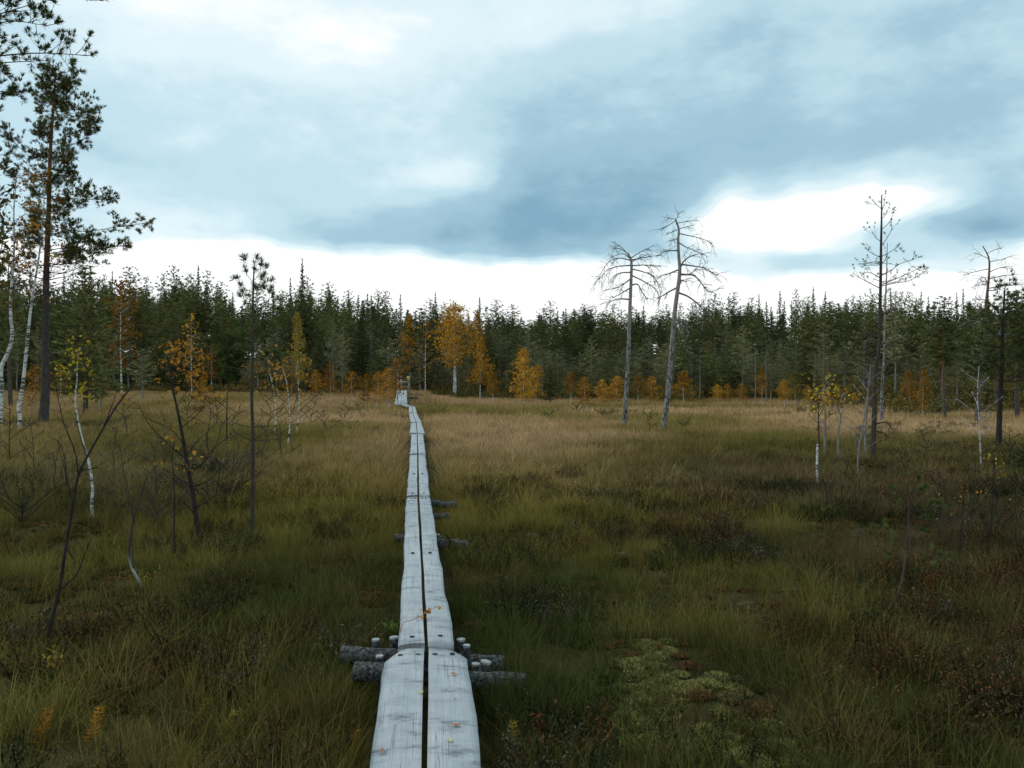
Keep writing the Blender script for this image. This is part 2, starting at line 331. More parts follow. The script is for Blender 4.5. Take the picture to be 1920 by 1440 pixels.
# ------------------------------------------------------------------ plank walkway
walk = tag(link('plank_walkway', None, None, (-.52, 5.18, 0)), 'pale weathered double-plank duckboard walkway running across the bog', 'walkway')
OX, OY = -.52, 5.18
def plank(y0, y1, side, gap, w0, w1, z0, z1, seed, chamf=0, x0=None, x1=None, wob=.009, amp=1.0):
    a = np.array([walk_x(y0) if x0 is None else x0, y0]); b_ = np.array([walk_x(y1) if x1 is None else x1, y1])
    L = np.linalg.norm(b_ - a); d = (b_ - a) / L; s = np.array([d[1], -d[0]]) * side
    n = max(10, int(L / .09)); k = 7
    u = np.linspace(0, 1, n); al = u * L
    wd = w0 + (w1 - w0) * u + (fbm(al * 1.3 + seed * 7.3, al * 0 + seed, 3) - .5) * wob * 5 + (vnoise(al * 5 + seed * 3, al * 0 + 5) - .5) * wob * .7
    if chamf > 0: wd = np.minimum(wd, wd - .085 * np.clip((al - (L - chamf)) / chamf, 0, 1))
    inn = gap / 2 + (fbm(al * .8 + seed * 2.1, al * 0 + 9.5, 2) - .5) * .012
    v = np.linspace(0, 1, k)
    across = inn[:, None] + wd[:, None] * v[None]
    px_ = a[0] + d[0] * al[:, None] + s[0] * across - OX; py_ = a[1] + d[1] * al[:, None] + s[1] * across - OY
    top = (z0 + (z1 - z0) * u)[:, None] + (fbm(al[:, None] * 2.5 + seed, across * 8 + seed, 3) - .5) * .016 * amp - .014 * (v ** 4)[None] - .03 * (4 * u * (1 - u))[:, None] * .5
    th = .045 + .03 * np.sin(math.pi * np.clip(v * .9 + .05, 0, 1))[None]
    bot = top - th
    mb = MB(); V = np.concatenate([np.stack([px_, py_, top], -1).reshape(-1, 3), np.stack([px_, py_, bot], -1).reshape(-1, 3)])
    i = (np.arange(n - 1)[:, None] * k + np.arange(k - 1)[None]).ravel(); o = n * k
    T_ = np.stack([i, i + 1, i + k + 1, i + k], -1); B_ = (T_ + o)[:, ::-1]
    if side < 0: T_ = T_[:, ::-1]; B_ = B_[:, ::-1]
    fs = [T_, B_]
    r = np.arange(n - 1) * k
    fs.append(np.stack([r, r + k, r + k + o, r + o], -1)); e = r + k - 1; fs.append(np.stack([e + k, e, e + o, e + k + o], -1))
    c_ = np.arange(k - 1); fs.append(np.stack([c_ + 1, c_, c_ + o, c_ + 1 + o], -1)); q = c_ + (n - 1) * k; fs.append(np.stack([q, q + 1, q + 1 + o, q + o], -1))
    mb.add(V, np.concatenate(fs), .5)
    pl = np.stack([np.broadcast_to(al[:, None], across.shape) + seed * 11.0, across * side, np.full(across.shape, seed * 1.7)], -1).reshape(-1, 3)
    mb.X = [pl, pl]
    o = link('plank', mb.mesh('plank', MT['plank'], False), walk)
    return o, a, d, s, L, (z0, z1)
def nail(pl, al, ac):
    o, a, d, s, L, (z0, z1) = pl
    mb = MB(); c = a + d * al + s * ac; zz = z0 + (z1 - z0) * al / L + .003
    th = np.linspace(0, 2 * math.pi, 9)[:-1]
    ring = lambda r, z: np.stack([c[0] - OX + r * np.cos(th) * 1.35, c[1] - OY + r * np.sin(th) * .5, np.full(8, z)], -1)
    V = np.vstack([ring(.012, zz - .012), ring(.011, zz + .003), ring(.006, zz + .006)])
    Fq = [[r * 8 + j, r * 8 + (j + 1) % 8, r * 8 + 8 + (j + 1) % 8, r * 8 + 8 + j] for r in (0, 1) for j in range(8)]
    mb.add(V, Fq); mb.add(V[16:], [[0, 1, 2, 3], [0, 3, 4, 7], [4, 5, 6, 7]])
    link('nail', mb.mesh('nail', MT['nail_iron']), o)
SEC = [(-1.6, 5.17, .205, .232, .27, .245), (5.19, 11.57, .158, .146, .275, .255), (11.62, 17.77, .142, .148, .285, .26),
       (17.82, 24.15, .15, .155, .285, .262), (24.22, 30.0, .21, .17, .29, .265), (30.05, 37.95, .18, .16, .285, .26), (38.02, 46.0, .17, .15, .285, .25)]
for si, (y0, y1, w0, w1, z0, z1) in enumerate(SEC):
    for side in (-1, 1):
        pk = plank(y0, y1, side, .030 if si == 0 else .026, w0, w1, z0, z1, si * 2 + (side > 0) + 1, .16 if si == 0 else 0, wob=.006 if si == 0 else .006)
        if si < 4:
            L = pk[4]
            for (al, ac) in ((L - .12, .05), (L - .12, w1 * .66), (.12, w0 * .55), (L * .42, w0 * .5)): nail(pk, al, ac)
for side in (-1, 1): plank(46.05, 50.3, side, .03, .15, .15, .26, .24, 30 + side, 0, x0=-5.4, x1=-6.38)
for k_, off in enumerate((-.29, -.1, .09, .28)):
    plank(50.1, 55.2, 1, .0, .175, .175, .25, .97, 40 + k_, 0, x0=-6.52 + off - .09, x1=-7.12 + off * .8 - .09, wob=.006)
def log(px0, py0, px1, py1, D, r, seed, name='support_log', z=None):
    a = P3(px0, py0, D); b_ = P3(px1, py1, D + .05); n = 14
    pts = a + (b_ - a) * np.linspace(0, 1, n)[:, None]; pts[:, 2] += (fbm(np.linspace(0, 3, n) + seed, np.zeros(n) + seed, 2) - .5) * .03
    pts -= np.array([OX, OY, 0]); mb = MB(); mb.tube(pts, r * (1 + .14 * (vnoise(np.linspace(0, 6, n), np.zeros(n) + seed) - .5)), 14, cap=False)
    V = mb.V[0]; V += (np.stack([vnoise(V[:, 0] * 30 + q * 9, V[:, 2] * 30 + V[:, 1] * 20) for q in range(3)], -1) - .5) * .012
    for e, ring in ((0, V[:14]), (1, V[-14:])):
        mb.add(np.vstack([ring, ring.mean(0)]), [[j, (j + 1) % 14, 14] for j in range(14)])
    return link(name, mb.mesh(name, MT['bark_log'], True), walk)
def stake(px, pytop, D, r, lean=0.0, seed=0, depth=.5):
    a = P3(px, pytop, D); b_ = a + np.array([lean, 0, -depth]); n = 7
    pts = b_ + (a - b_) * np.linspace(0, 1, n)[:, None] - np.array([OX, OY, 0])
    mb = MB(); mb.tube(pts, r * np.linspace(1.08, .98, n), 10, cap=False); ring = mb.V[0][-10:]
    o = link('stake', mb.mesh('stake', MT['bark_log'], True), walk)
    cp = MB(); c = ring.mean(0); rr = c + (ring - c) * 1.02 + np.array([0, 0, .002]); cp.add(np.vstack([rr, rr - np.array([0, 0, .01]), c + np.array([0, 0, .006])]),
        [[j, (j + 1) % 10, 20] for j in range(10)]); cp.add(np.vstack([rr, rr - np.array([0, 0, .012])]), [[j + 10, (j + 1) % 10 + 10, (j + 1) % 10, j] for j in range(10)])
    link('sawn_top', cp.mesh('sawn_top', MT['end_grain']), o); return o
log(638, 1229, 944, 1247, 5.345, .052, 1)
log(662, 1262, 984, 1283, 5.02, .058, 2)
log(740, 1008, 828, 1010, 9.4, .045, 3); log(800, 1020, 878, 1023, 9.15, .05, 4)
log(790, 943, 856, 947, 12.0, .05, 5); log(790, 968, 842, 968, 10.95, .04, 6)
for a in ((704, 1200, 5.45, .026, 0, 1), (711, 1231, 5.15, .024, 0, 2), (738, 1196, 5.5, .03, 0, 3), (864, 1200, 5.5, .03, 0, 4), (875, 1211, 5.35, .023, 0, 5),
          (911, 1242, 5.12, .034, -.09, 6), (892, 1246, 5.2, .026, -.03, 7), (820, 1002, 9.3, .026, 0, 9)): stake(*a)

# railing with a yellow trail marker beyond the ramp
RD = 55.9
rb = P3(760, 735, RD); gz = float(hgt(rb[0], rb[1]))
rail = tag(link('trail_railing', None, None, (rb[0], rb[1], gz)), 'low grey wooden railing with yellow trail marker at walkway ramp head', 'railing')
def boxm(name, mat, parent, c, sz, org):
    c = np.array(c) - org; h = np.array(sz) / 2
    S = np.array([[x, y, z] for x in (-1, 1) for y in (-1, 1) for z in (-1, 1)]) * h + c
    mb = MB(); mb.add(S, [[0, 1, 3, 2], [4, 6, 7, 5], [0, 4, 5, 1], [2, 3, 7, 6], [0, 2, 6, 4], [1, 5, 7, 3]])
    return link(name, mb.mesh(name, MT[mat]), parent)
org = np.array([rb[0], rb[1], gz])
for px, yt in ((752.5, 706), (767, 705)):
    tpt = P3(px, yt, RD); hz = tpt[2] - gz + .2
    po = boxm('post', 'railing_grey', rail, (tpt[0], tpt[1], tpt[2] - hz / 2), (.10, .10, hz), org)
for yy, hh_, xa, xb in ((716, .10, 748, 768), (725.5, .085, 751, 767), (733, .07, 751, 768)):
    a = P3(xa, yy, RD); b_ = P3(xb, yy, RD); boxm('rail', 'railing_grey', rail, ((a[0] + b_[0]) / 2, RD - .075, a[2]), (b_[0] - a[0], .05, hh_), org)
a = P3(765.5, 709.5, RD); boxm('trail_marker', 'marker_yellow', rail, (a[0], RD - .062, a[2]), (.15, .024, .26), org)
a = P3(772, 745.5, 53.6); mb = MB(); lg = np.array([[a[0] - .18 + .09 * j, 53.6 + .02 * j, a[2]] for j in range(7)]); org2 = np.array([a[0], 53.6, float(hgt(a[0], 53.6))])
mb.tube(lg - org2, .07, 10)
tag(link('short_log', mb.mesh('short_log', MT['bark_log'], True), None, tuple(org2)), 'short pale log lying right of the plank ramp', 'log')

# ------------------------------------------------------------------ trees drawn limb by limb
def needles(mb, C, Dr, n, L, W, spread, tint=(0, 1)):
    C = np.repeat(np.asarray(C, float), n, 0); Dr = np.repeat(np.asarray(Dr, float), n, 0)
    d = Dr + rng.normal(size=C.shape) * spread; d /= np.linalg.norm(d, axis=1)[:, None] + 1e-9
    l = L * rng.uniform(.7, 1.2, len(C)); base = np.repeat(rng.uniform(*tint, len(C) // n), n)
    mb.dia(C + d * l[:, None] / 2, d, l, W, np.clip(base + rng.uniform(-.2, .2, len(C)), 0, 1))
def leaves(mb, C, n, size, jit, tint=(0, 1)):
    C = np.repeat(np.asarray(C, float), n, 0) + rng.normal(size=(len(C) * n, 3)) * jit
    s = size * rng.uniform(.6, 1.25, len(C)); base = np.repeat(rng.uniform(*tint, len(C) // n), n)
    mb.dia(C, rng.normal(size=C.shape), s * 1.25, s * .95, np.clip(base + rng.uniform(-.25, .25, len(C)), 0, 1))
def twigs(mb, P, n, L, droop, r, k=3, s0=.25, depth=1, ends=None, spread=1.0):
    P = np.asarray(P)
    for s in rng.uniform(s0, 1, n):
        i = s * (len(P) - 1); j = min(int(i), len(P) - 2); p = P[j] + (P[j + 1] - P[j]) * (i - j); d = P[j + 1] - P[j]; d = d / (np.linalg.norm(d) + 1e-9)
        v = d * rng.uniform(.5, 1.2) + rng.normal(size=3) * .6 * spread; v /= np.linalg.norm(v); l = L * rng.uniform(.45, 1.15)
        u = np.linspace(0, 1, 5)[:, None]; q = p + v * l * u + np.array([0, 0, -droop]) * l * u ** 2 + rng.normal(size=(5, 3)) * l * .035 * u
        mb.tube(q, r * np.linspace(1, .35, 5), k, cap=False)
        if ends is not None: ends.append((q[-1], q[-1] - q[-2])); ends.append((q[3], q[3] - q[2]))
        if depth > 1: twigs(mb, q, 2, L * .5, droop, r * .6, k, .3, depth - 1, ends, spread)
def px_tree(name, label, cat, trunk, r0, branches, bark, D=None, group=None, r1=.25, tw=(4, .4, .2), twd=1, br=.35, nleaf=None, ndl=None, auto=None, k=9, mkind='leaf_gold', bbark=None, depthv=.8, own=True):
    """trunk / branches given as photo pixels; distance from where the foot meets the ground."""
    D = D or F * CAMZ / (trunk[0][1] - HY)
    x0 = (trunk[0][0] - 960) / F * D; z0 = CAMZ + (HY - trunk[0][1]) / F * D; gz = float(hgt(x0, D)); org = np.array([x0, D, z0])
    root = tag(link(name, None, None, (x0, D, gz)), label, cat, group)
    T = np.array([P3(x, y, D) for x, y in trunk]) - org
    T[1:, 1] += np.cumsum(rng.normal(size=len(T) - 1) * .02 * np.linalg.norm(np.diff(T, axis=0), axis=1))
    n = max(14, 3 * len(T)); TP = smooth_path(T, n); low = TP[0] - np.array([0, 0, .18]); TP = np.vstack([low, TP])
    Rr = r0 * (1 + (r1 - 1) * np.linspace(0, 1, n + 1) ** 1.1); Rr[:3] *= np.array([1.3, 1.2, 1.06])
    mb = MB(); mb.tube(TP, Rr, k); link('trunk', mb.mesh('trunk', MT[bark], True), root)
    ends = []
    def limb(path, rb_):
        b2 = MB(); m_ = len(path); b2.tube(path, np.maximum(rb_ * np.linspace(1, .25, m_), D * .00034), 5, cap=False)
        e = []; plen = float(np.linalg.norm(np.diff(path, axis=0), axis=1).sum()); twigs(b2, path, max(1, int(round(tw[0] * min(2.2, max(.6, plen / (tw[1] * 2.6)))))) if tw[0] else 0, tw[1], tw[2], max(rb_ * .35, D * .00022), 3, .3, twd, e)
        e.append((path[-1], path[-1] - path[-2]))
        ends.append((link('branch', b2.mesh('branch', MT[bbark or bark], True), root), e))
    for bi, pts in enumerate(branches):
        Q = np.array([P3(x, y, D) for x, y in pts]) - org
        ln = np.linalg.norm(np.diff(Q, axis=0), axis=1); cum = np.concatenate([[0], np.cumsum(ln)])
        j = np.argmin(np.abs(TP[:, 2] - Q[0, 2])); Q[:, 1] += TP[j, 1] + cum * rng.uniform(-depthv, depthv)
        limb(smooth_path(Q, max(6, 3 * len(Q))), Rr[j] * br)
    if auto:
        nb, t0, t1, Lb, Lt, lift, curl = auto
        for q in range(nb):
            t = t0 + (t1 - t0) * (q + rng.uniform(0, .8)) / nb; j = min(int(t * n), n - 1); a = q * 2.4 + rng.uniform(-.5, .5); f = (t - t0) / (t1 - t0)
            L = (Lb + (Lt - Lb) * f) * rng.uniform(.6, 1.15); u = np.linspace(0, 1, 7)[:, None]
            dh = np.array([math.cos(a), math.sin(a), 0]); lf = lift + rng.uniform(-.15, .15)
            limb(TP[j] + dh * L * u + np.array([0, 0, 1.]) * (lf * L * u + curl * L * u ** 2) + rng.normal(size=(7, 3)) * L * .03 * u, Rr[j] * br)
    zt = TP[-1, 2]
    for bo, e in ends:
        fol = MB()
        if nleaf:
            cnt, size, jit, zlo = nleaf; C = np.array([c for c, d in e if c[2] > zlo * zt])
            if len(C): leaves(fol, C, cnt, size, jit)
        elif ndl:
            cnt, L, W, sp_, zlo = ndl; sel = [(c, d) for c, d in e if c[2] > zlo * zt]
            if sel: needles(fol, np.array([c for c, d in sel]), np.array([d / (np.linalg.norm(d) + 1e-9) + np.array([0, 0, .5]) for c, d in sel]), cnt, L, W, sp_)
        if fol.n: link('foliage', fol.mesh('foliage', MT[mkind]), bo)
    if ndl:
        fol = MB(); cnt, L, W, sp_, zlo = ndl; needles(fol, TP[-1:] - np.array([0, 0, .01]), np.array([[0, 0, 1.]]), cnt, L, W, sp_); link('leader_tuft', fol.mesh('leader_tuft', MT[mkind]), root)
    return root

# --- the two dead pines on the open bog
px_tree('dead_pine', 'taller bare grey dead pine leaning right on the open bog', 'dead tree',
    [(1243, 810), (1250, 760), (1256, 700), (1262, 620), (1266, 575), (1272, 530), (1274, 505), (1272, 480), (1271, 450), (1272, 430), (1266, 412)], .10,
    [[(1266, 420), (1281, 417), (1306, 416)], [(1266, 414), (1250, 424), (1234, 430)], [(1266, 411), (1253, 408)], [(1266, 414), (1271, 402)], [(1269, 431), (1250, 438)],
     [(1270, 430), (1287, 426)], [(1273, 438), (1291, 444), (1309, 450), (1328, 461)], [(1273, 446), (1256, 452)], [(1272, 455), (1290, 463), (1316, 471)],
     [(1269, 470), (1250, 470), (1231, 481)], [(1274, 503), (1281, 489), (1297, 481), (1311, 481)], [(1278, 496), (1300, 500), (1319, 505), (1340, 520)],
     [(1275, 514), (1294, 513), (1306, 503)], [(1275, 515), (1300, 516), (1315, 530), (1328, 545), (1346, 543)], [(1273, 505), (1256, 511), (1236, 517)],
     [(1272, 524), (1289, 527)], [(1269, 539), (1253, 547), (1237, 558)], [(1272, 549), (1290, 555), (1309, 567), (1322, 580), (1330, 596)],
     [(1265, 596), (1275, 605)], [(1264, 600), (1280, 602), (1294, 614)]], 'bark_dead', r1=.28, tw=(11, .42, .30), twd=2, br=.55, bbark='bark_grey')
px_tree('dead_pine', 'shorter bare dead pine with flat spreading crown, left of the taller one', 'dead tree',
    [(1171, 803), (1173, 755), (1177, 692), (1179, 630), (1181, 567), (1183, 520), (1183, 490), (1176, 475)], .095,
    [[(1176, 477), (1166, 464), (1150, 453)], [(1175, 475), (1163, 466), (1150, 464)], [(1183, 484), (1200, 474), (1219, 466)], [(1183, 489), (1159, 485), (1137, 496), (1117, 530)],
     [(1182, 498), (1156, 502), (1134, 511), (1119, 528)], [(1182, 486), (1166, 478), (1144, 486)], [(1183, 488), (1212, 483), (1238, 480)], [(1183, 499), (1212, 497), (1240, 500)],
     [(1184, 505), (1206, 511), (1225, 521), (1237, 552)], [(1184, 517), (1203, 527), (1225, 542), (1234, 560)], [(1181, 524), (1169, 533), (1153, 542), (1133, 546)],
     [(1183, 535), (1197, 533), (1209, 549), (1220, 558)], [(1181, 562), (1159, 560), (1141, 567)], [(1182, 511), (1159, 514), (1144, 527)], [(1182, 540), (1165, 550), (1148, 560)], [(1183, 492), (1195, 486), (1214, 478)]],
    'bark_dead', r1=.38, tw=(11, .44, .38), twd=2, br=.55, bbark='bark_grey')

# --- left foreground saplings and thin trees
px_tree('bare_sapling', 'dark forked leafless sapling nearest the camera at left', 'sapling',
    [(80, 1245), (92, 1189), (109, 1124), (122, 1040), (134, 968), (143, 914), (164, 868), (191, 819), (214, 780), (239, 748), (246, 736)], .0135,
    [[(134, 968), (118, 922), (101, 880), (93, 857)], [(122, 930), (120, 876), (109, 845)], [(144, 907), (143, 861), (130, 807), (126, 750), (122, 700)], [(109, 1126), (145, 1094), (164, 1056), (180, 1025)],
     [(122, 1042), (132, 1060), (142, 1076)], [(160, 875), (150, 830), (146, 790)], [(190, 820), (205, 770), (208, 745)], [(150, 900), (175, 895), (200, 880)]], 'bark_dark', r1=.28, tw=(2, .12, -.1), br=.6, k=8, depthv=.3)
px_tree('yellow_birch_sapling', 'crooked white-stemmed birch sapling with small bright yellow crown at left', 'birch',
    [(176, 991), (170, 952), (172, 918), (166, 872), (153, 826), (145, 788), (140, 755), (143, 714), (144, 686), (150, 652)], .022,
    [[(141, 745), (128, 715), (120, 690)], [(143, 735), (158, 705), (166, 690)], [(143, 714), (132, 690), (128, 672)], [(144, 700), (157, 680), (160, 665)], [(144, 690), (138, 665), (140, 655)], [(140, 760), (130, 740), (124, 700)], [(146, 790), (160, 760), (163, 720)]],
    'birch', r1=.15, tw=(4, .16, -.1), br=.5, k=8, nleaf=(3, .042, .035, .6), mkind='leaf_yellow', bbark='bark_brown', depthv=.4)
px_tree('crooked_birch', 'thin crooked birch sapling with white foot bent over the grass', 'birch',
    [(266, 1108), (250, 1082), (241, 1056), (243, 1017), (250, 979), (264, 933), (275, 903), (298, 876)], .015,
    [[(248, 1075), (252, 1017), (260, 956), (254, 903), (250, 838)], [(250, 979), (240, 950), (236, 920)], [(262, 940), (285, 905), (310, 890)], [(255, 960), (275, 940), (300, 935)]], 'birch_foot', r1=.18, tw=(6, .24, .0), br=.5, k=8, bbark='bark_brown', depthv=.4)
px_tree('leaning_bare_tree', 'black leaning thin trunk with tangled bare branches and few orange leaves', 'tree',
    [(378, 1021), (369, 972), (361, 914), (351, 857), (340, 788), (332, 750), (322, 700), (320, 662)], .033,
    [[(340, 790), (365, 770), (380, 745), (372, 715)], [(351, 850), (320, 815), (296, 780), (285, 745)], [(355, 875), (385, 850), (405, 815), (410, 780)], [(345, 820), (330, 790), (300, 770)], [(332, 752), (345, 725), (350, 700)], [(330, 745), (315, 720), (308, 695)],
     [(323, 705), (335, 680), (338, 660)], [(324, 710), (310, 685), (312, 655)], [(358, 900), (390, 890), (420, 860)], [(362, 925), (335, 900), (310, 890)], [(355, 880), (330, 850), (318, 830)], [(364, 940), (395, 925), (415, 910)], [(349, 845), (370, 820), (395, 800)], [(366, 955), (345, 930), (320, 930)]],
    'bark_dark', r1=.15, tw=(8, .30, -.05), twd=2, br=.36, nleaf=(2, .042, .03, .80), mkind='leaf_orange', depthv=.9)
px_tree('bare_sapling', 'thin dark upright stem with withered leaves in front of leaning trunk', 'sapling',
    [(327, 1055), (325, 1005), (326, 964), (325, 903), (322, 862), (326, 830)], .011,
    [[(325, 905), (312, 880), (308, 860)], [(325, 920), (340, 890), (346, 860)], [(325, 960), (345, 935), (360, 925)], [(323, 875), (315, 850), (318, 835)]], 'bark_dark', r1=.3, tw=(3, .16, 0), br=.5, k=6, nleaf=(2, .035, .04, .6), mkind='leaf_orange')
px_tree('slender_pine', 'slender straight young pine, bare below and tufted green on top', 'pine',
    [(472, 998), (472, 903), (474, 807), (472, 728), (474, 644), (475, 561), (476, 514), (478, 478)], .028,
    [[(472, 683), (442, 675), (411, 662), (404, 644)], [(473, 657), (505, 653), (530, 655)], [(472, 719), (442, 714), (433, 689)], [(472, 717), (500, 715), (520, 722)], [(473, 786), (450, 783), (433, 780)], [(473, 786), (500, 784), (517, 783)],
     [(473, 811), (500, 811), (520, 812)], [(473, 813), (490, 800), (500, 790)], [(473, 812), (455, 800), (445, 790)], [(476, 514), (467, 503), (464, 490)], [(476, 512), (487, 498), (490, 485)], [(476, 533), (487, 515), (495, 500)], [(475, 545), (495, 535), (514, 518)],
     [(475, 569), (495, 555), (507, 538)], [(475, 560), (458, 548), (450, 532)], [(475, 585), (455, 580), (440, 600)], [(475, 590), (500, 580), (515, 565)], [(474, 615), (452, 608), (437, 606)], [(474, 620), (498, 612), (510, 600)], [(474, 640), (450, 636), (430, 640)], [(475, 535), (462, 525), (457, 512)]],
    'bark_brown', r1=.22, tw=(5, .17, -.15), br=.34, ndl=(34, .075, .0055, .75, .56), mkind='needle_near', depthv=.9)
px_tree('bare_sapling', 'dark thin bare stem between leaning trunk and slender pine', 'sapling', [(425, 842), (425, 800), (426, 750), (428, 715)], .022,
    [[(425, 800), (440, 780), (446, 760)], [(426, 770), (412, 750), (408, 735)]], 'bark_dark', r1=.3, tw=(3, .3, 0), br=.5, k=6)
for i, (tr, lab) in enumerate([([(555, 823), (560, 783), (561, 742), (556, 705), (558, 680)], 'thin white birch with sparse orange leaves, rightmost of three behind slender pine'),
                               ([(539, 841), (543, 800), (542, 760), (538, 720), (530, 690)], 'thin white birch with sparse orange leaves, nearest of three behind slender pine'),
                               ([(514, 824), (517, 780), (513, 735), (505, 700), (502, 672)], 'thin birch with sparse golden leaves just right of slender pine trunk')]):
    px_tree('thin_birch', lab, 'birch', tr, .023, [], 'birch', r1=.2, tw=(4, .42, .1), twd=1, br=.4, k=7, nleaf=(2, .07, .06, .55), mkind='leaf_orange' if i < 2 else 'leaf_gold', bbark='bark_brown', auto=(12, .35, .95, .75, .4, .7, .1), group='thin birches behind the slender pine')

for (tr, lab, bk) in [([(402, 958), (403, 945), (404, 930)], 'tangled dark leafless bush right of leaning black trunk', 'bark_dark'), ([(296, 1002), (295, 985), (296, 965)], 'tangled brown leafless bush left of leaning black trunk', 'bark_brown'),
                      ([(432, 905), (433, 895), (434, 880)], 'thin leafless bush just left of slender pine trunk', 'bark_brown'), ([(38, 1010), (40, 990), (42, 970)], 'leafless bush by the left edge behind nearest dark sapling', 'bark_dark')]:
    px_tree('bare_bush', lab, 'bush', tr, .012, [], bk, r1=.6, tw=(7, .26, -.1), twd=2, br=.6, k=5, auto=(15, .15, .98, .75, .55, .9, -.1))
THIN = [(215, 905, 780), (285, 935, 800), (308, 885, 770), (395, 875, 745), (447, 862, 760), (492, 885, 790), (530, 872, 770), (585, 805, 745), (640, 795, 752), (500, 832, 740), (62, 905, 790), (18, 885, 740), (100, 935, 820), (232, 835, 740), (402, 805, 725), (350, 815, 735), (672, 790, 755), (610, 820, 770)]
for (bx, by, ty) in THIN:
    jx = lambda q: float(rng.normal() * q)
    px_tree('thin_sapling', 'thin bare twiggy sapling among the scattered trees left of the walkway', 'sapling', [(bx, by), (bx + jx(4), by - (by - ty) * .35), (bx + jx(7), by - (by - ty) * .7), (bx + jx(10), ty)], (by - ty) * 4.2e-6 * F * CAMZ / (by - HY) + .002, [],
        ['bark_dark', 'bark_brown', 'bark_brown'][int(rng.integers(0, 3))], r1=.3, tw=(4, .09 * (F * CAMZ / (by - HY)) ** .5, 0), br=.55, k=5, auto=(9, .2, .97, (by - ty) * F * CAMZ / (by - HY) / F * .42, (by - ty) * F * CAMZ / (by - HY) / F * .15, .7, -.05), group='thin bare saplings left of the walkway')
# --- tall pine and white birches at the left edge
px_tree('tall_pine', 'tall dark pine with layered plumes rising at the left edge', 'pine',
    [(80, 799), (84, 740), (86, 660), (87, 580), (89, 500), (94, 400), (98, 290), (103, 190), (107, 130)], .19,
    [[(90, 478), (130, 472), (180, 470), (232, 462)], [(92, 425), (140, 430), (190, 415), (232, 402)], [(94, 400), (150, 405), (200, 395), (225, 388)], [(97, 320), (130, 325), (165, 310)], [(98, 270), (140, 258), (194, 237)], [(98, 285), (150, 270), (182, 250)],
     [(92, 440), (130, 450), (160, 455)], [(96, 350), (130, 350), (165, 345)], [(97, 300), (60, 290), (42, 262)], [(99, 240), (70, 235), (48, 225)], [(100, 215), (140, 215), (165, 200)], [(100, 225), (130, 210), (160, 190)],
     [(89, 500), (120, 492), (150, 495)], [(88, 512), (130, 515), (170, 505)], [(90, 480), (150, 490), (205, 475)], [(89, 495), (140, 500), (190, 490), (220, 480)], [(95, 370), (140, 368), (178, 360)], [(93, 410), (60, 410), (30, 400)], [(91, 450), (50, 455), (15, 440)], [(96, 340), (60, 345), (40, 330)],
     [(102, 190), (125, 185), (145, 170)], [(102, 200), (80, 190), (72, 175)], [(105, 160), (120, 155), (130, 145)], [(105, 165), (90, 158), (84, 150)], [(103, 180), (85, 178), (75, 165)], [(88, 540), (70, 535), (40, 545)], [(87, 560), (110, 570), (140, 565)]],
    'bark_pine', r1=.10, tw=(12, .44, -.10), twd=2, br=.20, ndl=(12, .15, .020, .6, .46), mkind='needle_pine', auto=(50, .46, .985, 1.35, .22, .05, .25), depthv=1.1)
px_tree('white_birch', 'white birch trunk cut by the left picture edge, kinked midway', 'birch',
    [(-3, 806), (1, 775), (4, 728), (2, 694), (17, 661), (24, 631), (21, 597), (21, 561), (24, 519), (28, 464), (27, 400), (32, 335)], .09, [], 'birch', r1=.2, tw=(5, .6, .2), br=.3, nleaf=(3, .085, .1, .5), mkind='leaf_orange', bbark='bark_brown', auto=(16, .5, .98, 1.3, .6, .8, -.1))
px_tree('white_birch', 'slim white birch leaning right, just left of tall pine', 'birch',
    [(36, 808), (37, 786), (35, 764), (42, 728), (50, 672), (56, 622), (62, 567), (68, 528), (75, 486), (82, 430), (84, 370), (80, 320)], .075, [], 'birch', D=29.6, r1=.15, tw=(6, .5, .15), br=.3, nleaf=(4, .085, .11, .62), mkind='leaf_orange', bbark='bark_brown', auto=(20, .6, .98, 1.15, .6, .7, -.1))
# pine whose trunk stands outside the frame; its boughs reach in at the top left
px_tree('overhanging_pine', 'near pine boughs with needle tufts reaching in at top left', 'pine',
    [(-190, 955), (-188, 700), (-186, 400), (-182, 100), (-180, -160), (-178, -360)], .15,
    [[(-184, 60), (-60, 55), (40, 20), (120, 15), (160, 28)], [(-184, 120), (-60, 110), (50, 95), (150, 95)], [(-184, 150), (-80, 130), (0, 128), (95, 125)], [(-185, 220), (-80, 190), (0, 185), (60, 200)], [(-184, 20), (-60, 10), (50, -10), (150, -5)],
     [(-184, 90), (-60, 80), (20, 60), (100, 48)], [(-185, 260), (-100, 215), (-20, 210), (25, 243)], [(-184, 40), (-80, 60), (10, 40), (70, 45)], [(-186, 330), (-100, 300), (-30, 290)], [(-183, -40), (-80, -60), (0, -40), (90, -30)]],
    'bark_pine', r1=.3, tw=(7, .36, -.25), twd=2, br=.20, ndl=(26, .085, .0075, .55, .3), mkind='needle_near', depthv=.35)

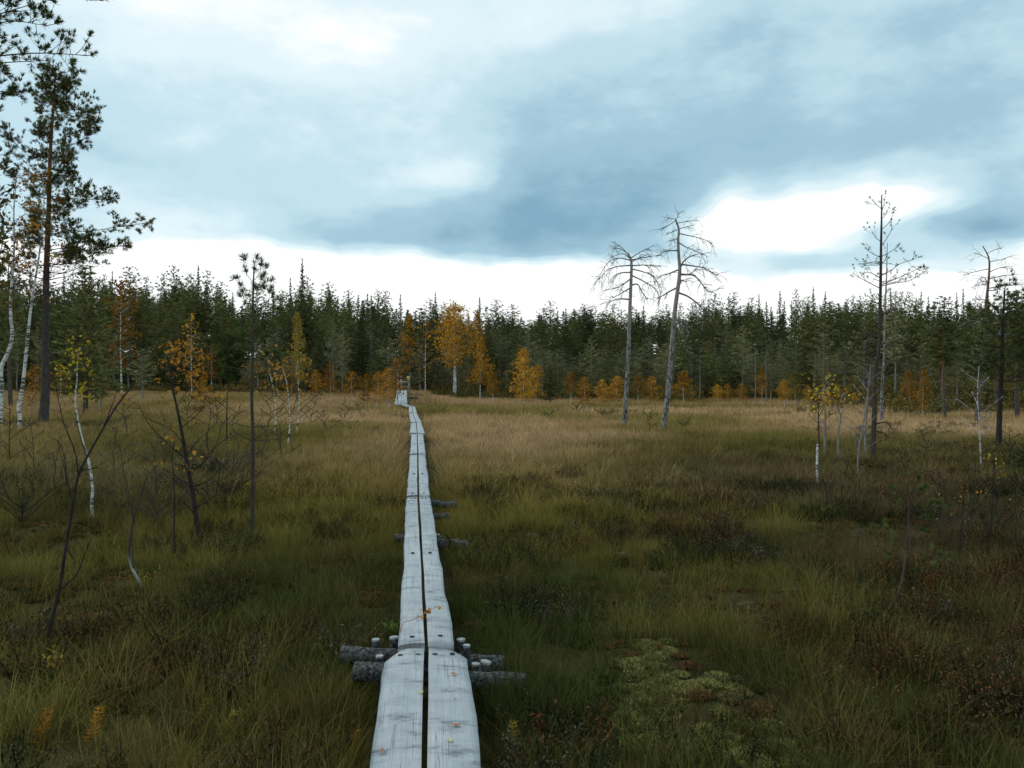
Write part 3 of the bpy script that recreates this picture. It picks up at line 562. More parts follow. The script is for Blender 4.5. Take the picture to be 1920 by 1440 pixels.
# --- right group
px_tree('thin_topped_pine', 'tall thin half-dead pine with small tufts at its tip', 'pine',
    [(1635, 879), (1639, 789), (1639, 713), (1646, 656), (1648, 564), (1649, 465), (1650, 419), (1650, 376)], .056,
    [[(1648, 549), (1629, 533), (1614, 518)], [(1648, 543), (1675, 530), (1702, 514)], [(1648, 545), (1670, 540), (1690, 537), (1713, 522)], [(1648, 491), (1636, 484), (1625, 474)], [(1649, 525), (1668, 515), (1685, 503), (1709, 495)], [(1649, 470), (1660, 455), (1668, 440)], [(1648, 503), (1630, 500), (1616, 502)],
     [(1649, 462), (1638, 455), (1632, 448)], [(1649, 490), (1664, 482), (1680, 470)], [(1649, 530), (1625, 520), (1610, 522)], [(1650, 400), (1642, 392), (1638, 385)], [(1650, 402), (1658, 392), (1661, 382)], [(1650, 420), (1658, 412), (1663, 405)], [(1649, 440), (1656, 432), (1660, 425)],
     [(1645, 660), (1665, 655), (1690, 640)], [(1640, 720), (1620, 715), (1605, 700)], [(1639, 803), (1665, 800), (1683, 822)], [(1639, 815), (1655, 820), (1662, 830)], [(1646, 640), (1625, 630), (1612, 615)], [(1648, 600), (1670, 590), (1695, 585)], [(1648, 580), (1630, 572), (1612, 575)], [(1639, 760), (1655, 755), (1672, 760)]],
    'bark_brown', r1=.18, tw=(5, .22, -.2), br=.36, ndl=(8, .06, .009, .6, .62), mkind='needle_near', auto=(16, .35, .7, .5, .35, .1, .1), depthv=.9)
px_tree('bare_dead_pine', 'pale dead trunk standing just behind the thin half-dead pine', 'dead tree',
    [(1653, 797), (1654, 732), (1658, 675), (1660, 579), (1662, 522), (1664, 455)], .075, [], 'bark_dead', r1=.15, tw=(4, .4, .1), br=.25, auto=(18, .35, .97, .9, .35, .25, .05))
px_tree('birch_stump', 'short broken white birch stub, leftmost of the right-hand saplings', 'stump',
    [(1533, 913), (1533, 870), (1534, 834)], .023, [], 'birch', r1=.75, tw=(0, .1, 0), k=9)
px_tree('yellow_sapling', 'thin upright stem with yellow leaves behind the white birch stub', 'sapling',
    [(1537, 863), (1536, 800), (1536, 751), (1534, 694)], .024, [], 'bark_brown', r1=.25, tw=(3, .22, 0), br=.4, k=7, nleaf=(3, .05, .06, .55), mkind='leaf_yellow', auto=(10, .4, .98, .4, .2, .8, 0))
px_tree('yellow_sapling', 'grey straight stem with few yellow leaves, second of the right-hand saplings', 'sapling',
    [(1547, 864), (1547, 800), (1547, 760), (1545, 722)], .030, [], 'bark_grey', r1=.3, tw=(3, .2, 0), br=.4, k=7, nleaf=(2, .05, .06, .55), mkind='leaf_yellow', auto=(9, .4, .98, .4, .25, .8, 0))
px_tree('yellow_sapling', 'wavy-stemmed sapling with golden leaf cluster right of grey straight stem', 'sapling',
    [(1574, 878), (1572, 820), (1578, 793), (1572, 770), (1584, 745)], .026, [[(1578, 793), (1590, 770), (1598, 752)], [(1575, 800), (1566, 775), (1564, 760)]], 'bark_grey', r1=.3, tw=(4, .2, 0), br=.5, k=7, nleaf=(3, .05, .06, .6), mkind='leaf_gold', auto=(6, .6, .98, .4, .25, .8, 0))
px_tree('bare_sapling', 'whitish crooked bare stem left of thin half-dead pine', 'sapling',
    [(1610, 898), (1610, 843), (1618, 793), (1629, 713), (1632, 680)], .020, [[(1610, 845), (1600, 820), (1604, 790)]], 'bark_grey', r1=.3, tw=(4, .25, 0), br=.4, k=7, auto=(10, .3, .95, .4, .3, .8, 0))
px_tree('bare_sapling', 'grey bare stem tight against the left of thin half-dead pine', 'sapling',
    [(1623, 872), (1623, 810), (1628, 740), (1628, 700)], .028, [], 'bark_grey', r1=.3, tw=(3, .25, 0), br=.4, k=7, auto=(10, .3, .95, .4, .3, .8, 0))
px_tree('dead_topped_pine', 'pine with bleached dead crown standing near the right edge', 'pine',
    [(1833, 800), (1834, 770), (1837, 732), (1843, 656), (1847, 579), (1853, 522), (1853, 484), (1841, 460)], .10,
    [[(1852, 484), (1835, 478), (1820, 474)], [(1853, 503), (1830, 508), (1813, 513)], [(1853, 490), (1880, 485), (1900, 478)], [(1853, 522), (1885, 515), (1912, 512)], [(1851, 533), (1830, 535), (1809, 538)], [(1852, 510), (1880, 500), (1905, 495)], [(1850, 540), (1885, 535), (1915, 535)], [(1848, 475), (1862, 468), (1875, 465)], [(1850, 528), (1838, 520), (1822, 525)]],
    'bark_pine_far', r1=.16, tw=(9, .45, .1), twd=2, br=.5, bbark='bark_grey', auto=(8, .5, .75, 1.0, .6, .1, 0))
px_tree('thin_birch', 'thin pale birch stem in front of the bleached dead-crowned pine', 'birch',
    [(1841, 887), (1838, 830), (1836, 795), (1832, 740), (1835, 690)], .018, [], 'birch_grey', r1=.3, tw=(4, .3, 0), br=.4, k=7, auto=(10, .35, .95, .5, .3, .7, 0))
px_tree('bog_pine', 'dark-trunked bushy pine at the right edge, nearest of the pines there', 'pine',
    [(1873, 852), (1874, 770), (1876, 694), (1877, 620), (1880, 545)], .075, [], 'bark_dark', r1=.25, tw=(9, .4, -.1), twd=2, br=.25, ndl=(10, .11, .018, .6, .42), mkind='needle_pine', auto=(26, .42, .98, 1.0, .5, .1, .15))
# right foreground seedlings
px_tree('young_pine', 'small crooked pine seedling with green tufts in right foreground', 'pine',
    [(1666, 1149), (1673, 1131), (1691, 1094), (1697, 1056), (1703, 1003), (1705, 956), (1703, 925), (1703, 881)], .015,
    [[(1704, 940), (1690, 938), (1680, 934)], [(1704, 925), (1715, 915), (1726, 909)], [(1703, 1003), (1675, 990), (1653, 984)], [(1705, 950), (1730, 945), (1750, 937)], [(1702, 1010), (1690, 1005), (1681, 1000)], [(1704, 970), (1725, 965), (1741, 956)], [(1703, 1000), (1720, 992), (1732, 987)], [(1699, 1020), (1735, 1032), (1766, 1036)], [(1703, 920), (1692, 915), (1686, 912)], [(1703, 905), (1712, 898), (1717, 894)], [(1698, 1050), (1715, 1060), (1730, 1058)], [(1697, 1060), (1685, 1045), (1678, 1040)]],
    'bark_brown', r1=.25, tw=(3, .07, -.1), br=.32, k=8, ndl=(32, .042, .004, .6, .30), mkind='needle_near', depthv=.8)
px_tree('young_pine', 'tiny thin pine seedling left of the crooked one', 'pine', [(1606, 1078), (1608, 1040), (1609, 1000), (1609, 982)], .009,
    [[(1608, 1005), (1598, 1002), (1588, 1002)], [(1609, 1005), (1620, 1003), (1630, 1000)], [(1609, 992), (1604, 985)], [(1609, 995), (1616, 988)]], 'bark_brown', r1=.3, tw=(2, .05, -.1), br=.4, k=6, ndl=(18, .035, .0035, .6, .5), mkind='needle_near')
px_tree('bare_sapling', 'thin dark stem with reddish withered top in right foreground', 'sapling', [(1800, 1034), (1803, 985), (1806, 941), (1808, 896)], .010,
    [[(1807, 920), (1800, 905), (1797, 895)], [(1807, 915), (1815, 900), (1818, 892)], [(1806, 930), (1798, 918)]], 'bark_dark', r1=.4, tw=(3, .08, 0), br=.5, k=6, nleaf=(2, .022, .02, .7), mkind='leaf_orange')
px_tree('bare_sapling', 'tall thin dark stem near right edge, beside red-topped stem', 'sapling', [(1856, 1028), (1860, 975), (1862, 931), (1866, 862)], .011,
    [[(1862, 940), (1872, 920), (1878, 905)], [(1861, 960), (1850, 940)], [(1864, 900), (1874, 885)], [(1865, 880), (1858, 868)]], 'bark_dark', r1=.3, tw=(3, .09, 0), br=.5, k=6, nleaf=(1, .022, .02, .6), mkind='leaf_yellow')
px_tree('bare_sapling', 'crooked bare stem in the grass below the white birch stub', 'sapling', [(1547, 980), (1549, 950), (1551, 925), (1545, 900), (1541, 886)], .013,
    [[(1551, 925), (1560, 905), (1566, 890)], [(1548, 910), (1536, 895)]], 'bark_dark', r1=.4, tw=(3, .1, 0), br=.5, k=6)
for (bx, by, ty) in [(1700, 905, 835), (1765, 935, 860), (1900, 945, 860), (1892, 880, 800), (1590, 905, 840), (1740, 880, 830), (1760, 1010, 930), (1910, 1040, 930)]:
    px_tree('thin_sapling', 'thin dark twiggy seedling in the heather below the right-hand trees', 'sapling', [(bx, by), (bx + float(rng.normal() * 4), (by + ty) / 2), (bx + float(rng.normal() * 6), ty)], (by - ty) * 4.2e-6 * F * CAMZ / (by - HY) + .002, [],
        'bark_dark', r1=.3, tw=(3, .08 * (F * CAMZ / (by - HY)) ** .5, 0), br=.55, k=5, auto=(8, .25, .97, (by - ty) * CAMZ / (by - HY) * .42, (by - ty) * CAMZ / (by - HY) * .15, .7, -.05), group='thin seedlings below the right-hand trees', nleaf=(1, .03, .02, .3), mkind='needle_near')
# small sprigs on the open bog
for (tr, lab) in [([(1218, 812), (1219, 790), (1218, 772)], 'tiny twig seedling between the two dead pines'), ([(1270, 808), (1278, 800), (1284, 794)], 'small leafy sprig at the foot of taller dead pine'),
                  ([(1081, 778), (1081, 768), (1082, 757)], 'tiny stem poking from tan grass left of the dead pines'), ([(1024, 792), (1028, 782), (1031, 776)], 'tiny leaning twig in tan grass, left of the dead pines')]:
    px_tree('bog_sprig', lab, 'sprig', tr, .012, [], 'bark_dark', r1=.4, tw=(3, .18, 0), br=.6, k=5, nleaf=(2, .05, .05, .3), mkind='leaf_green', auto=(6, .3, .95, .3, .2, .8, 0))

# ------------------------------------------------------------------ tree kinds for the forest
def conifer(seed, H, r, cb, rad, nb, lift, curl, spacing, ln, wd, ncl, mat, bark, jit=.12, stubs=10, lat=.28, tsp=.55):
    global rng
    rng = np.random.default_rng(seed)
    tb = MB(); n = 9; z = np.linspace(0, H, n); bend = rng.normal(size=2) * H * .008
    TP = np.stack([bend[0] * np.sin(z / H * 3), bend[1] * np.sin(z / H * 2.4), z], -1); TP[0, 2] = -.5
    tb.tube(TP, r * (1 - .93 * (z / H)), 7)
    cr_ = MB(); Cs = []; Ds = []
    for q in range(nb):
        t = (q + rng.uniform(0, 1)) / nb; zz = H * (cb + (1 - cb) * t); a = q * 2.4 + rng.uniform(-.6, .6)
        L = rad(t) * rng.uniform(.65, 1.18); lf = lift(t) + rng.normal() * .08; dh = np.array([math.cos(a), math.sin(a), 0])
        x0 = np.array([np.interp(zz, z, TP[:, 0]), np.interp(zz, z, TP[:, 1]), zz]); u = np.linspace(0, 1, 5)[:, None]
        path = x0 + dh * L * u + np.array([0, 0, 1.]) * (lf * L * u + curl * L * u * u)
        tb.tube(path, max(.012, r * .16 * (1 - t * .6)) * np.linspace(1, .3, 5), 3, cap=False)
        m_ = max(2, int(L / spacing)); s = np.linspace(.22, 1, m_); sd = np.array([-dh[1], dh[0], 0])
        for ss_ in s:
            for w_ in range(2):
                p_ = x0 + dh * L * ss_ + np.array([0, 0, 1.]) * (lf * L * ss_ + curl * L * ss_ ** 2) + sd * rng.normal() * L * lat * (1.1 - ss_ * .6)
                Cs.append(p_); Ds.append(dh + sd * rng.normal() * .6 + np.array([0, 0, lf + .15]))
    for q in range(stubs):
        zz = H * rng.uniform(.15, cb + .08); a = rng.uniform(0, 6.28); L = rng.uniform(.3, 1.0) * rad(.1) * .8; u = np.linspace(0, 1, 4)[:, None]
        tb.tube(np.array([0, 0, zz]) + np.array([math.cos(a), math.sin(a), -.15]) * L * u, r * .10 * np.linspace(1, .4, 4), 3, cap=False)
    Cs.append(np.array([TP[-1, 0], TP[-1, 1], H])); Ds.append(np.array([0, 0, 1.]))
    C = np.repeat(np.array(Cs), ncl, 0); Dv = np.repeat(np.array(Ds), ncl, 0); C = C + rng.normal(size=C.shape) * jit * np.array([1, 1, .7]) * np.clip(1.25 - (C[:, 2:] / H) ** 3, .3, 1); Dv = Dv + rng.normal(size=Dv.shape) * tsp
    base = np.repeat(rng.uniform(.1, .9, len(Cs)), ncl)
    tz = np.clip(1.12 - .62 * (C[:, 2] / H) ** 4, .45, 1); cr_.dia(C, Dv, ln * tz * rng.uniform(.7, 1.3, len(C)), wd * tz * rng.uniform(.7, 1.3, len(C)), np.clip(base + rng.uniform(-.25, .25, len(C)), 0, 1))
    return {'trunk': tb.mesh('trunk', MT[bark], True), 'crown': cr_.mesh('crown', MT[mat]), 'H': H, 'W': max(rad(u) for u in (0, .2, .4, .6))}
def birch(seed, H, r, cb, rad, nb, leafs, size, mat, lift=.75, stems=1, bark='birch', up=.1):
    global rng
    rng = np.random.default_rng(seed)
    tb = MB(); cr_ = MB(); Cs = []
    for st in range(stems):
        n = 9; z = np.linspace(0, H * (1 - .07 * st), n); dx = (st * .35 if stems > 1 else 0); ph = rng.uniform(0, 6)
        TP = np.stack([dx * (.3 + z / H) + .035 * H * .3 * np.sin(z / H * 4 + ph) - .01 * H * .3 * math.sin(ph), .03 * H * .3 * np.sin(z / H * 3 + ph), z], -1); TP[0, 2] = -.4
        tb.tube(TP, r * (1 - .92 * (z / H)), 7)
        for q in range(nb // stems):
            t = (q + rng.uniform(0, 1)) / (nb // stems); zz = min(H * (cb + (1 - cb) * t), z[-1]); a = q * 2.4 + rng.uniform(-.6, .6); L = rad(t) * rng.uniform(.45, 1.3)
            x0 = np.array([np.interp(zz, z, TP[:, 0]), np.interp(zz, z, TP[:, 1]), zz]); dh = np.array([math.cos(a), math.sin(a), 0]); u = np.linspace(0, 1, 5)[:, None]
            path = x0 + dh * L * u + np.array([0, 0, 1.]) * (lift * L * u - .35 * L * u * u)
            tb.tube(path, r * .18 * np.linspace(1, .3, 5), 3, cap=False)
            for s in rng.uniform(.3, 1.05, max(3, int(L * 6))):
                Cs.append(x0 + dh * L * s + np.array([0, 0, 1.]) * (lift * L * s - .35 * L * s * s) + rng.normal(size=3) * L * .16)
    C = np.array(Cs); per = max(1, int(leafs / len(C))); leaves(cr_, C, per, size, size * 1.1)
    return {'trunk': tb.mesh('trunk', MT[bark], True), 'crown': cr_.mesh('crown', MT[mat]), 'H': H, 'W': max(rad(u) for u in (0, .2, .4, .6))}
def plant(kind, name, label, cat, x, y, H, W, group=None, rz=None, z=None):
    sx = W / kind['W']; szz = H / kind['H']
    r = tag(link(name, None, None, (x, y, float(hgt(x, y)) if z is None else z)), label, cat, group)
    r.scale = (sx, sx, szz); r.rotation_euler = (0, 0, random.uniform(0, 6.28) if rz is None else rz)
    link('trunk', kind['trunk'], r); link('crown', kind['crown'], r); return r
def pw(*pts):
    xs_ = [p[0] for p in pts]; vs = [p[1] for p in pts]; return lambda t: float(np.interp(t, xs_, vs))
PINES = [conifer(100 + i, 13, .16, cb, pw((0, 1.15), (.3, 1.65), (.7, 1.25), (.9, .75), (1, .3)), 44, pw((0, -.1), (1, .55)), .22, .33, .44, .15, 5, 'needle_pine', 'bark_pine_far', .17) for i, cb in enumerate((.42, .5, .36, .55, .45))]
SPRUCES = [conifer(200 + i, 14, .15, .1, pw((0, 1.6), (.12, 1.65), (.55, 1.05), (.85, .42), (1, .04)), 84, pw((0, -.25), (.7, -.1), (1, .5)), -.08, .33, .42, .15, 5, 'needle_spruce', 'bark_pine_far', .13) for i in range(4)]
BOGS = [conifer(300 + i, 8, .085, cb, pw((0, .85), (.4, 1.05), (.8, .65), (1, .15)), 40, pw((0, 0), (1, .6)), .2, .27, .30, .085, 5, 'needle_bog', 'bark_grey', .13, 16) for i, cb in enumerate((.3, .2, .42, .25))]
DENSE = [conifer(350 + i, 9, .11, .12, pw((0, 1.2), (.3, 1.35), (.75, .8), (1, .15)), 62, pw((0, 0), (1, .5)), .18, .27, .36, .12, 5, 'needle_pine', 'bark_pine_far', .15) for i in range(2)]
SNAG = [conifer(380 + i, 7, .075, .35, pw((0, .9), (.5, .8), (1, .2)), 26, pw((0, 0), (1, .5)), .1, .5, .20, .03, 1, 'needle_bog', 'bark_grey', .2, 12) for i in range(2)]
GB = [birch(400 + i, 6, .06, cb, pw((0, .7), (.3, 1.0), (.7, .7), (1, .12)), 44, 1900, .12, 'leaf_gold', .7) for i, cb in enumerate((.06, .30, .10, .16))]
CB = [birch(420 + i, 6, .055, .28, pw((0, .95), (.35, .85), (.7, .5), (1, .08)), 46, 1900, .11, 'leaf_gold', .8) for i in range(2)]
OB = [birch(440 + i, 6, .055, .2, pw((0, .7), (.35, .95), (.7, .7), (1, .12)), 40, 1100, .12, 'leaf_orange', .8) for i in range(3)]
SPB = [birch(450 + i, 6, .045, .3, pw((0, .8), (.35, .8), (.7, .55), (1, .1)), 34, 420, .10, 'leaf_gold', .9) for i in range(2)]
YB = [birch(460 + i, 6, .05, .3, pw((0, .85), (.35, .75), (.7, .45), (1, .06)), 46, 1900, .10, 'leaf_olive', .9) for i in range(2)]
BIG = birch(480, 9, .10, .34, pw((0, 1.0), (.3, 1.5), (.65, 1.45), (.9, .9), (1, .3)), 90, 4200, .14, 'leaf_gold', .6, stems=2)

# --- individual autumn birches and small pines along the rim (photo pixel foot, top, crown width)
def rim(kind, name, label, cat, px, pyb, pyt, wpx, group=None):
    x, D = gpt(px, pyb); plant(kind, name, label, cat, x, D, (pyb - pyt) * D / F, wpx / 2 * D / F, group)
G1 = 'golden birches along the bog rim'
for a in [
    (BIG, 'golden_birch', 'largest golden birch with twin white stems behind the ramp', 'birch', 852, 750, 571, 68),
    (SPB[1], 'golden_birch', 'sparse brownish birch just left of largest golden birch', 'birch', 798, 749, 605, 44),
    (CB[0], 'golden_birch', 'tall narrow golden birch above the ramp railing', 'birch', 769, 746, 600, 40),
    (GB[0], 'golden_birch', 'pale golden birch top peeking right of largest golden birch', 'birch', 896, 748, 590, 34),
    (CB[1], 'golden_birch', 'conical golden birch with white trunk right of largest golden birch', 'birch', 901, 757, 634, 42),
    (GB[1], 'golden_birch', 'small thin golden birch right of the conical golden birch', 'birch', 923, 760, 698, 26),
    (GB[2], 'golden_birch', 'wide golden birch with white trunk midway between ramp and dead pines', 'birch', 982, 763, 656, 50),
    (GB[3], 'golden_birch', 'bushy golden birch tucked behind the right side of the wide one', 'birch', 1006, 757, 686, 40),
    (GB[0], 'golden_birch', 'little round bright golden birch left of shorter dead pine', 'birch', 1097, 767, 708, 34),
    (GB[1], 'golden_birch', 'narrow golden birch behind the little round bright one', 'birch', 1070, 757, 700, 24),
    (CB[0], 'golden_birch', 'bushy golden birch between the dead pines, left one', 'birch', 1196, 758, 704, 32),
    (GB[2], 'golden_birch', 'bushy golden birch between the dead pines, right one', 'birch', 1222, 758, 706, 34),
    (GB[3], 'golden_birch', 'dull golden birch immediately left of shorter dead pine trunk', 'birch', 1156, 758, 706, 34),
    (GB[0], 'golden_birch', 'dull golden birch between little round birch and shorter dead pine', 'birch', 1130, 758, 712, 26),
    (CB[1], 'golden_birch', 'broad conical golden birch right of taller dead pine', 'birch', 1282, 759, 697, 46),
    (GB[1], 'golden_birch', 'small golden birch, first right of the broad conical one', 'birch', 1345, 758, 722, 20),
    (GB[2], 'golden_birch', 'small golden birch, second right of the broad conical one', 'birch', 1364, 758, 719, 18),
    (GB[0], 'golden_birch', 'small golden birch, third right of the broad conical one', 'birch', 1391, 758, 720, 22),
    (CB[0], 'golden_birch', 'upright bright golden birch left of the right-hand sapling group', 'birch', 1429, 764, 689, 28),
    (GB[1], 'golden_birch', 'white-stemmed golden birch right of the upright bright one', 'birch', 1470, 769, 713, 26),
    (YB[0], 'olive_birch', 'olive-yellow bushy birch left of the birch stub', 'birch', 1490, 764, 698, 38),
    (OB[1], 'golden_birch', 'low orange birch behind the birch stub saplings', 'birch', 1516, 767, 722, 22),
    (CB[1], 'golden_birch', 'golden birch right of thin half-dead pine, left of a pair', 'birch', 1705, 772, 702, 30),
    (GB[3], 'golden_birch', 'white-stemmed golden birch right of thin half-dead pine, right of a pair', 'birch', 1731, 784, 695, 26),
    (OB[2], 'orange_birch', 'tall orange birch with white trunk against dark left forest', 'birch', 228, 741, 528, 60),
    (OB[0], 'orange_birch', 'dark rust-orange birch between leaning tree and slender pine', 'birch', 396, 738, 648, 44),
    (YB[1], 'yellow_birch', 'pointed yellow-green birch right of slender pine', 'birch', 559, 778, 590, 42),
    (SPB[0], 'pale_birch', 'thin sparse faded-gold birch behind the leaning bare tree', 'birch', 360, 762, 590, 40),
    (GB[2], 'golden_birch', 'small gold birch close behind the leaning bare tree', 'birch', 381, 757, 705, 28),
    (OB[2], 'orange_birch', 'orange birch bush nearest the ramp, left side', 'birch', 745, 765, 676, 38),
    (OB[0], 'orange_birch', 'orange birch bush second from the ramp, left side', 'birch', 728, 770, 692, 36),
    (OB[1], 'orange_birch', 'orange birch bush third from the ramp, left side', 'birch', 708, 768, 697, 34),
    (GB[0], 'golden_birch', 'gold birch bush fourth from the ramp, left side', 'birch', 686, 762, 706, 30),
    (OB[2], 'orange_birch', 'orange birch bush fifth from the ramp, left side', 'birch', 660, 758, 698, 34),
    (OB[1], 'orange_birch', 'low orange birch right of pointed yellow-green birch', 'birch', 620, 755, 680, 34),
    (GB[1], 'golden_birch', 'thin gold birch next right of pointed yellow-green birch', 'birch', 592, 757, 695, 24),
    (OB[0], 'orange_birch', 'low orange bush between slim white birch and tall pine', 'birch', 66, 780, 690, 46),
    (OB[2], 'orange_birch', 'orange bush right of tall pine foot', 'birch', 112, 765, 690, 40),
    (GB[2], 'golden_birch', 'low gold bush just left of tall orange birch', 'birch', 190, 756, 700, 30),
    (DENSE[0], 'young_pine', 'small bright green pine right of the wide golden birch', 'pine', 1031, 759, 687, 38),
    (DENSE[1], 'young_pine', 'broad dark green pine behind the ramp railing', 'pine', 790, 746, 585, 74),
    (DENSE[0], 'young_pine', 'dark green pine behind the conical golden birch', 'pine', 918, 749, 620, 60),
    (BOGS[0], 'young_pine', 'small bog pine right of tall orange birch', 'pine', 268, 752, 655, 46),
    (BOGS[1], 'young_pine', 'small dark bog pine right of tall pine trunk', 'pine', 190, 770, 640, 54),
    (DENSE[1], 'dark_pine', 'dark bushy pine right of tall pine, left of tall orange birch', 'pine', 160, 778, 500, 120),
    (PINES[0], 'edge_pine', 'dark pine crown cut by left edge beside tall pine', 'pine', -38, 800, 250, 110),
    (PINES[2], 'edge_pine', 'dark pine behind white birches at left edge', 'pine', 20, 765, 470, 80),
    (PINES[1], 'trunk_pine', 'orange-trunked pine between golden birch pair and dead-crowned pine', 'pine', 1772, 790, 560, 84),
    (PINES[3], 'trunk_pine', 'dark-trunked pine at right edge behind the nearest bushy pine', 'pine', 1908, 790, 548, 96),
    (PINES[4], 'trunk_pine', 'pale-trunked pine behind the golden birch pair', 'pine', 1722, 768, 575, 66),
    (BOGS[2], 'trunk_pine', 'pale thin-trunked bog pine right of the dead trunk', 'pine', 1679, 768, 590, 58),
    (BOGS[0], 'trunk_pine', 'pale-trunked bog pine behind the yellow-leaved saplings', 'pine', 1543, 766, 605, 58),
    (SNAG[0], 'dead_snag', 'pale dead snag behind the upright bright golden birch', 'dead tree', 1437, 758, 640, 34),
    (SNAG[1], 'dead_snag', 'pale dead snag left of the upright bright golden birch', 'dead tree', 1417, 756, 650, 32),
    (SNAG[0], 'dead_snag', 'grey dead snag right of taller dead pine, far rim', 'dead tree', 1312, 756, 645, 26)]: rim(*a)

# --- forest behind: each tree its own object; tops follow the skyline of the photo
SKX = [-400, 0, 100, 250, 290, 330, 400, 440, 520, 565, 600, 625, 650, 690, 715, 735, 765, 790, 815, 840, 905, 950, 1000, 1045, 1090, 1120, 1200, 1300, 1350, 1400, 1500, 1560, 1600, 1700, 1760, 1800, 1850, 1920, 2300]
SKY_ = [500, 505, 515, 508, 520, 506, 503, 540, 538, 520, 540, 525, 545, 538, 533, 540, 565, 575, 556, 578, 570, 570, 574, 570, 557, 574, 568, 563, 558, 553, 551, 554, 550, 555, 550, 556, 545, 548, 545]
R = random.Random(11)
def ftree(kind, name, label, group, px, D, ytop, wpx):
    x = (px - 960) / F * D; z = float(hgt(x, D)); H = CAMZ + (HY - ytop) / F * D - z
    plant(kind, name, label, 'tree', x, D, max(H, 2.5), wpx / 2 * D / F, group, R.uniform(0, 6.28), z)
def edg(px): return float(edge((px - 960) / F * 50, 50))
GP, GS, GBg, GD = 'tall pines of the forest wall', 'pointed spruces of the forest wall', 'grey-green bog pines before the forest wall', 'bushy green pines before the forest wall'
LP, LS, LBg, LD = 'tall dark pine standing in the forest wall beyond the bog', 'dark pointed spruce standing in the forest wall beyond the bog', 'slim grey-green bog pine in front of the forest wall', 'bushy mid-green pine in front of the forest wall'
px = -180
while px < 2100:                                             # skyline row
    D = edg(px) + R.uniform(26, 52); yt = float(np.interp(px, SKX, SKY_)) + R.choice([-10, -3, 2, 8, 16, 26, 36])
    if R.random() < (.28 if px < 1250 else .5): ftree(R.choice(SPRUCES), 'spruce', LS, GS, px, D + (12 if px > 1250 else 0), yt - 3, R.uniform(22, 34) if px < 1250 else R.uniform(17, 25))
    else: ftree(R.choice(PINES), 'pine', LP, GP, px, D, yt + 4, R.uniform(28, 46) if px < 1250 else R.uniform(20, 34))
    px += R.uniform(12, 20) if px < 1250 else R.uniform(9, 14)
ftree(SPRUCES[1], 'spruce', 'tallest spruce spire above the treeline right of the slender pine', None, 567, 104, 486, 30); ftree(SPRUCES[2], 'spruce', 'lone spruce spire just left of the largest golden birch crown', None, 816, 92, 548, 22)
px = -170
while px < 2100:                                             # middle row
    D = edg(px) + R.uniform(12, 25); yt = float(np.interp(px, SKX, SKY_)) + R.uniform(22, 62)
    if R.random() < .24: ftree(R.choice(SPRUCES), 'spruce', LS, GS, px, D, yt, R.uniform(32, 48))
    elif px > 980 and R.random() < .6: ftree(R.choice(BOGS), 'bog_pine', LBg, GBg, px, D, yt + R.uniform(20, 60), R.uniform(36, 54))
    elif px < 980 or R.random() < .5: ftree(R.choice(PINES), 'pine', LP, GP, px, D, yt, R.uniform(40, 58))
    else: ftree(R.choice(DENSE), 'bushy_pine', LD, GD, px, D, yt + 22, R.uniform(42, 58))
    px += R.uniform(17, 27)
px = -160
while px < 2090:                                             # front row
    D = edg(px) + R.uniform(1.5, 9)
    if px < 700: kd, nm, lb, gr, yt, wpx = (R.choice(DENSE + SPRUCES), 'bushy_pine', LD, GD, R.uniform(575, 660), R.uniform(40, 62)) if R.random() < .6 else (R.choice(BOGS), 'bog_pine', LBg, GBg, R.uniform(600, 680), R.uniform(32, 46))
    elif px < 1520: kd, nm, lb, gr, yt, wpx = (R.choice(BOGS), 'bog_pine', LBg, GBg, R.uniform(604, 690), R.uniform(30, 52)) if R.random() < .85 else (R.choice(DENSE), 'bushy_pine', LD, GD, R.uniform(630, 680), R.uniform(40, 56))
    else: kd, nm, lb, gr, yt, wpx = (R.choice(PINES), 'pine', LP, GP, R.uniform(565, 620), R.uniform(54, 80)) if R.random() < .45 else (R.choice(BOGS), 'bog_pine', LBg, GBg, R.uniform(590, 660), R.uniform(40, 60))
    if kd in SPRUCES: nm, lb, gr = 'spruce', LS, GS
    ftree(kd, nm, lb, gr, px, D, yt, wpx)
    px += R.uniform(11, 22) if px < 1520 else R.uniform(26, 42)

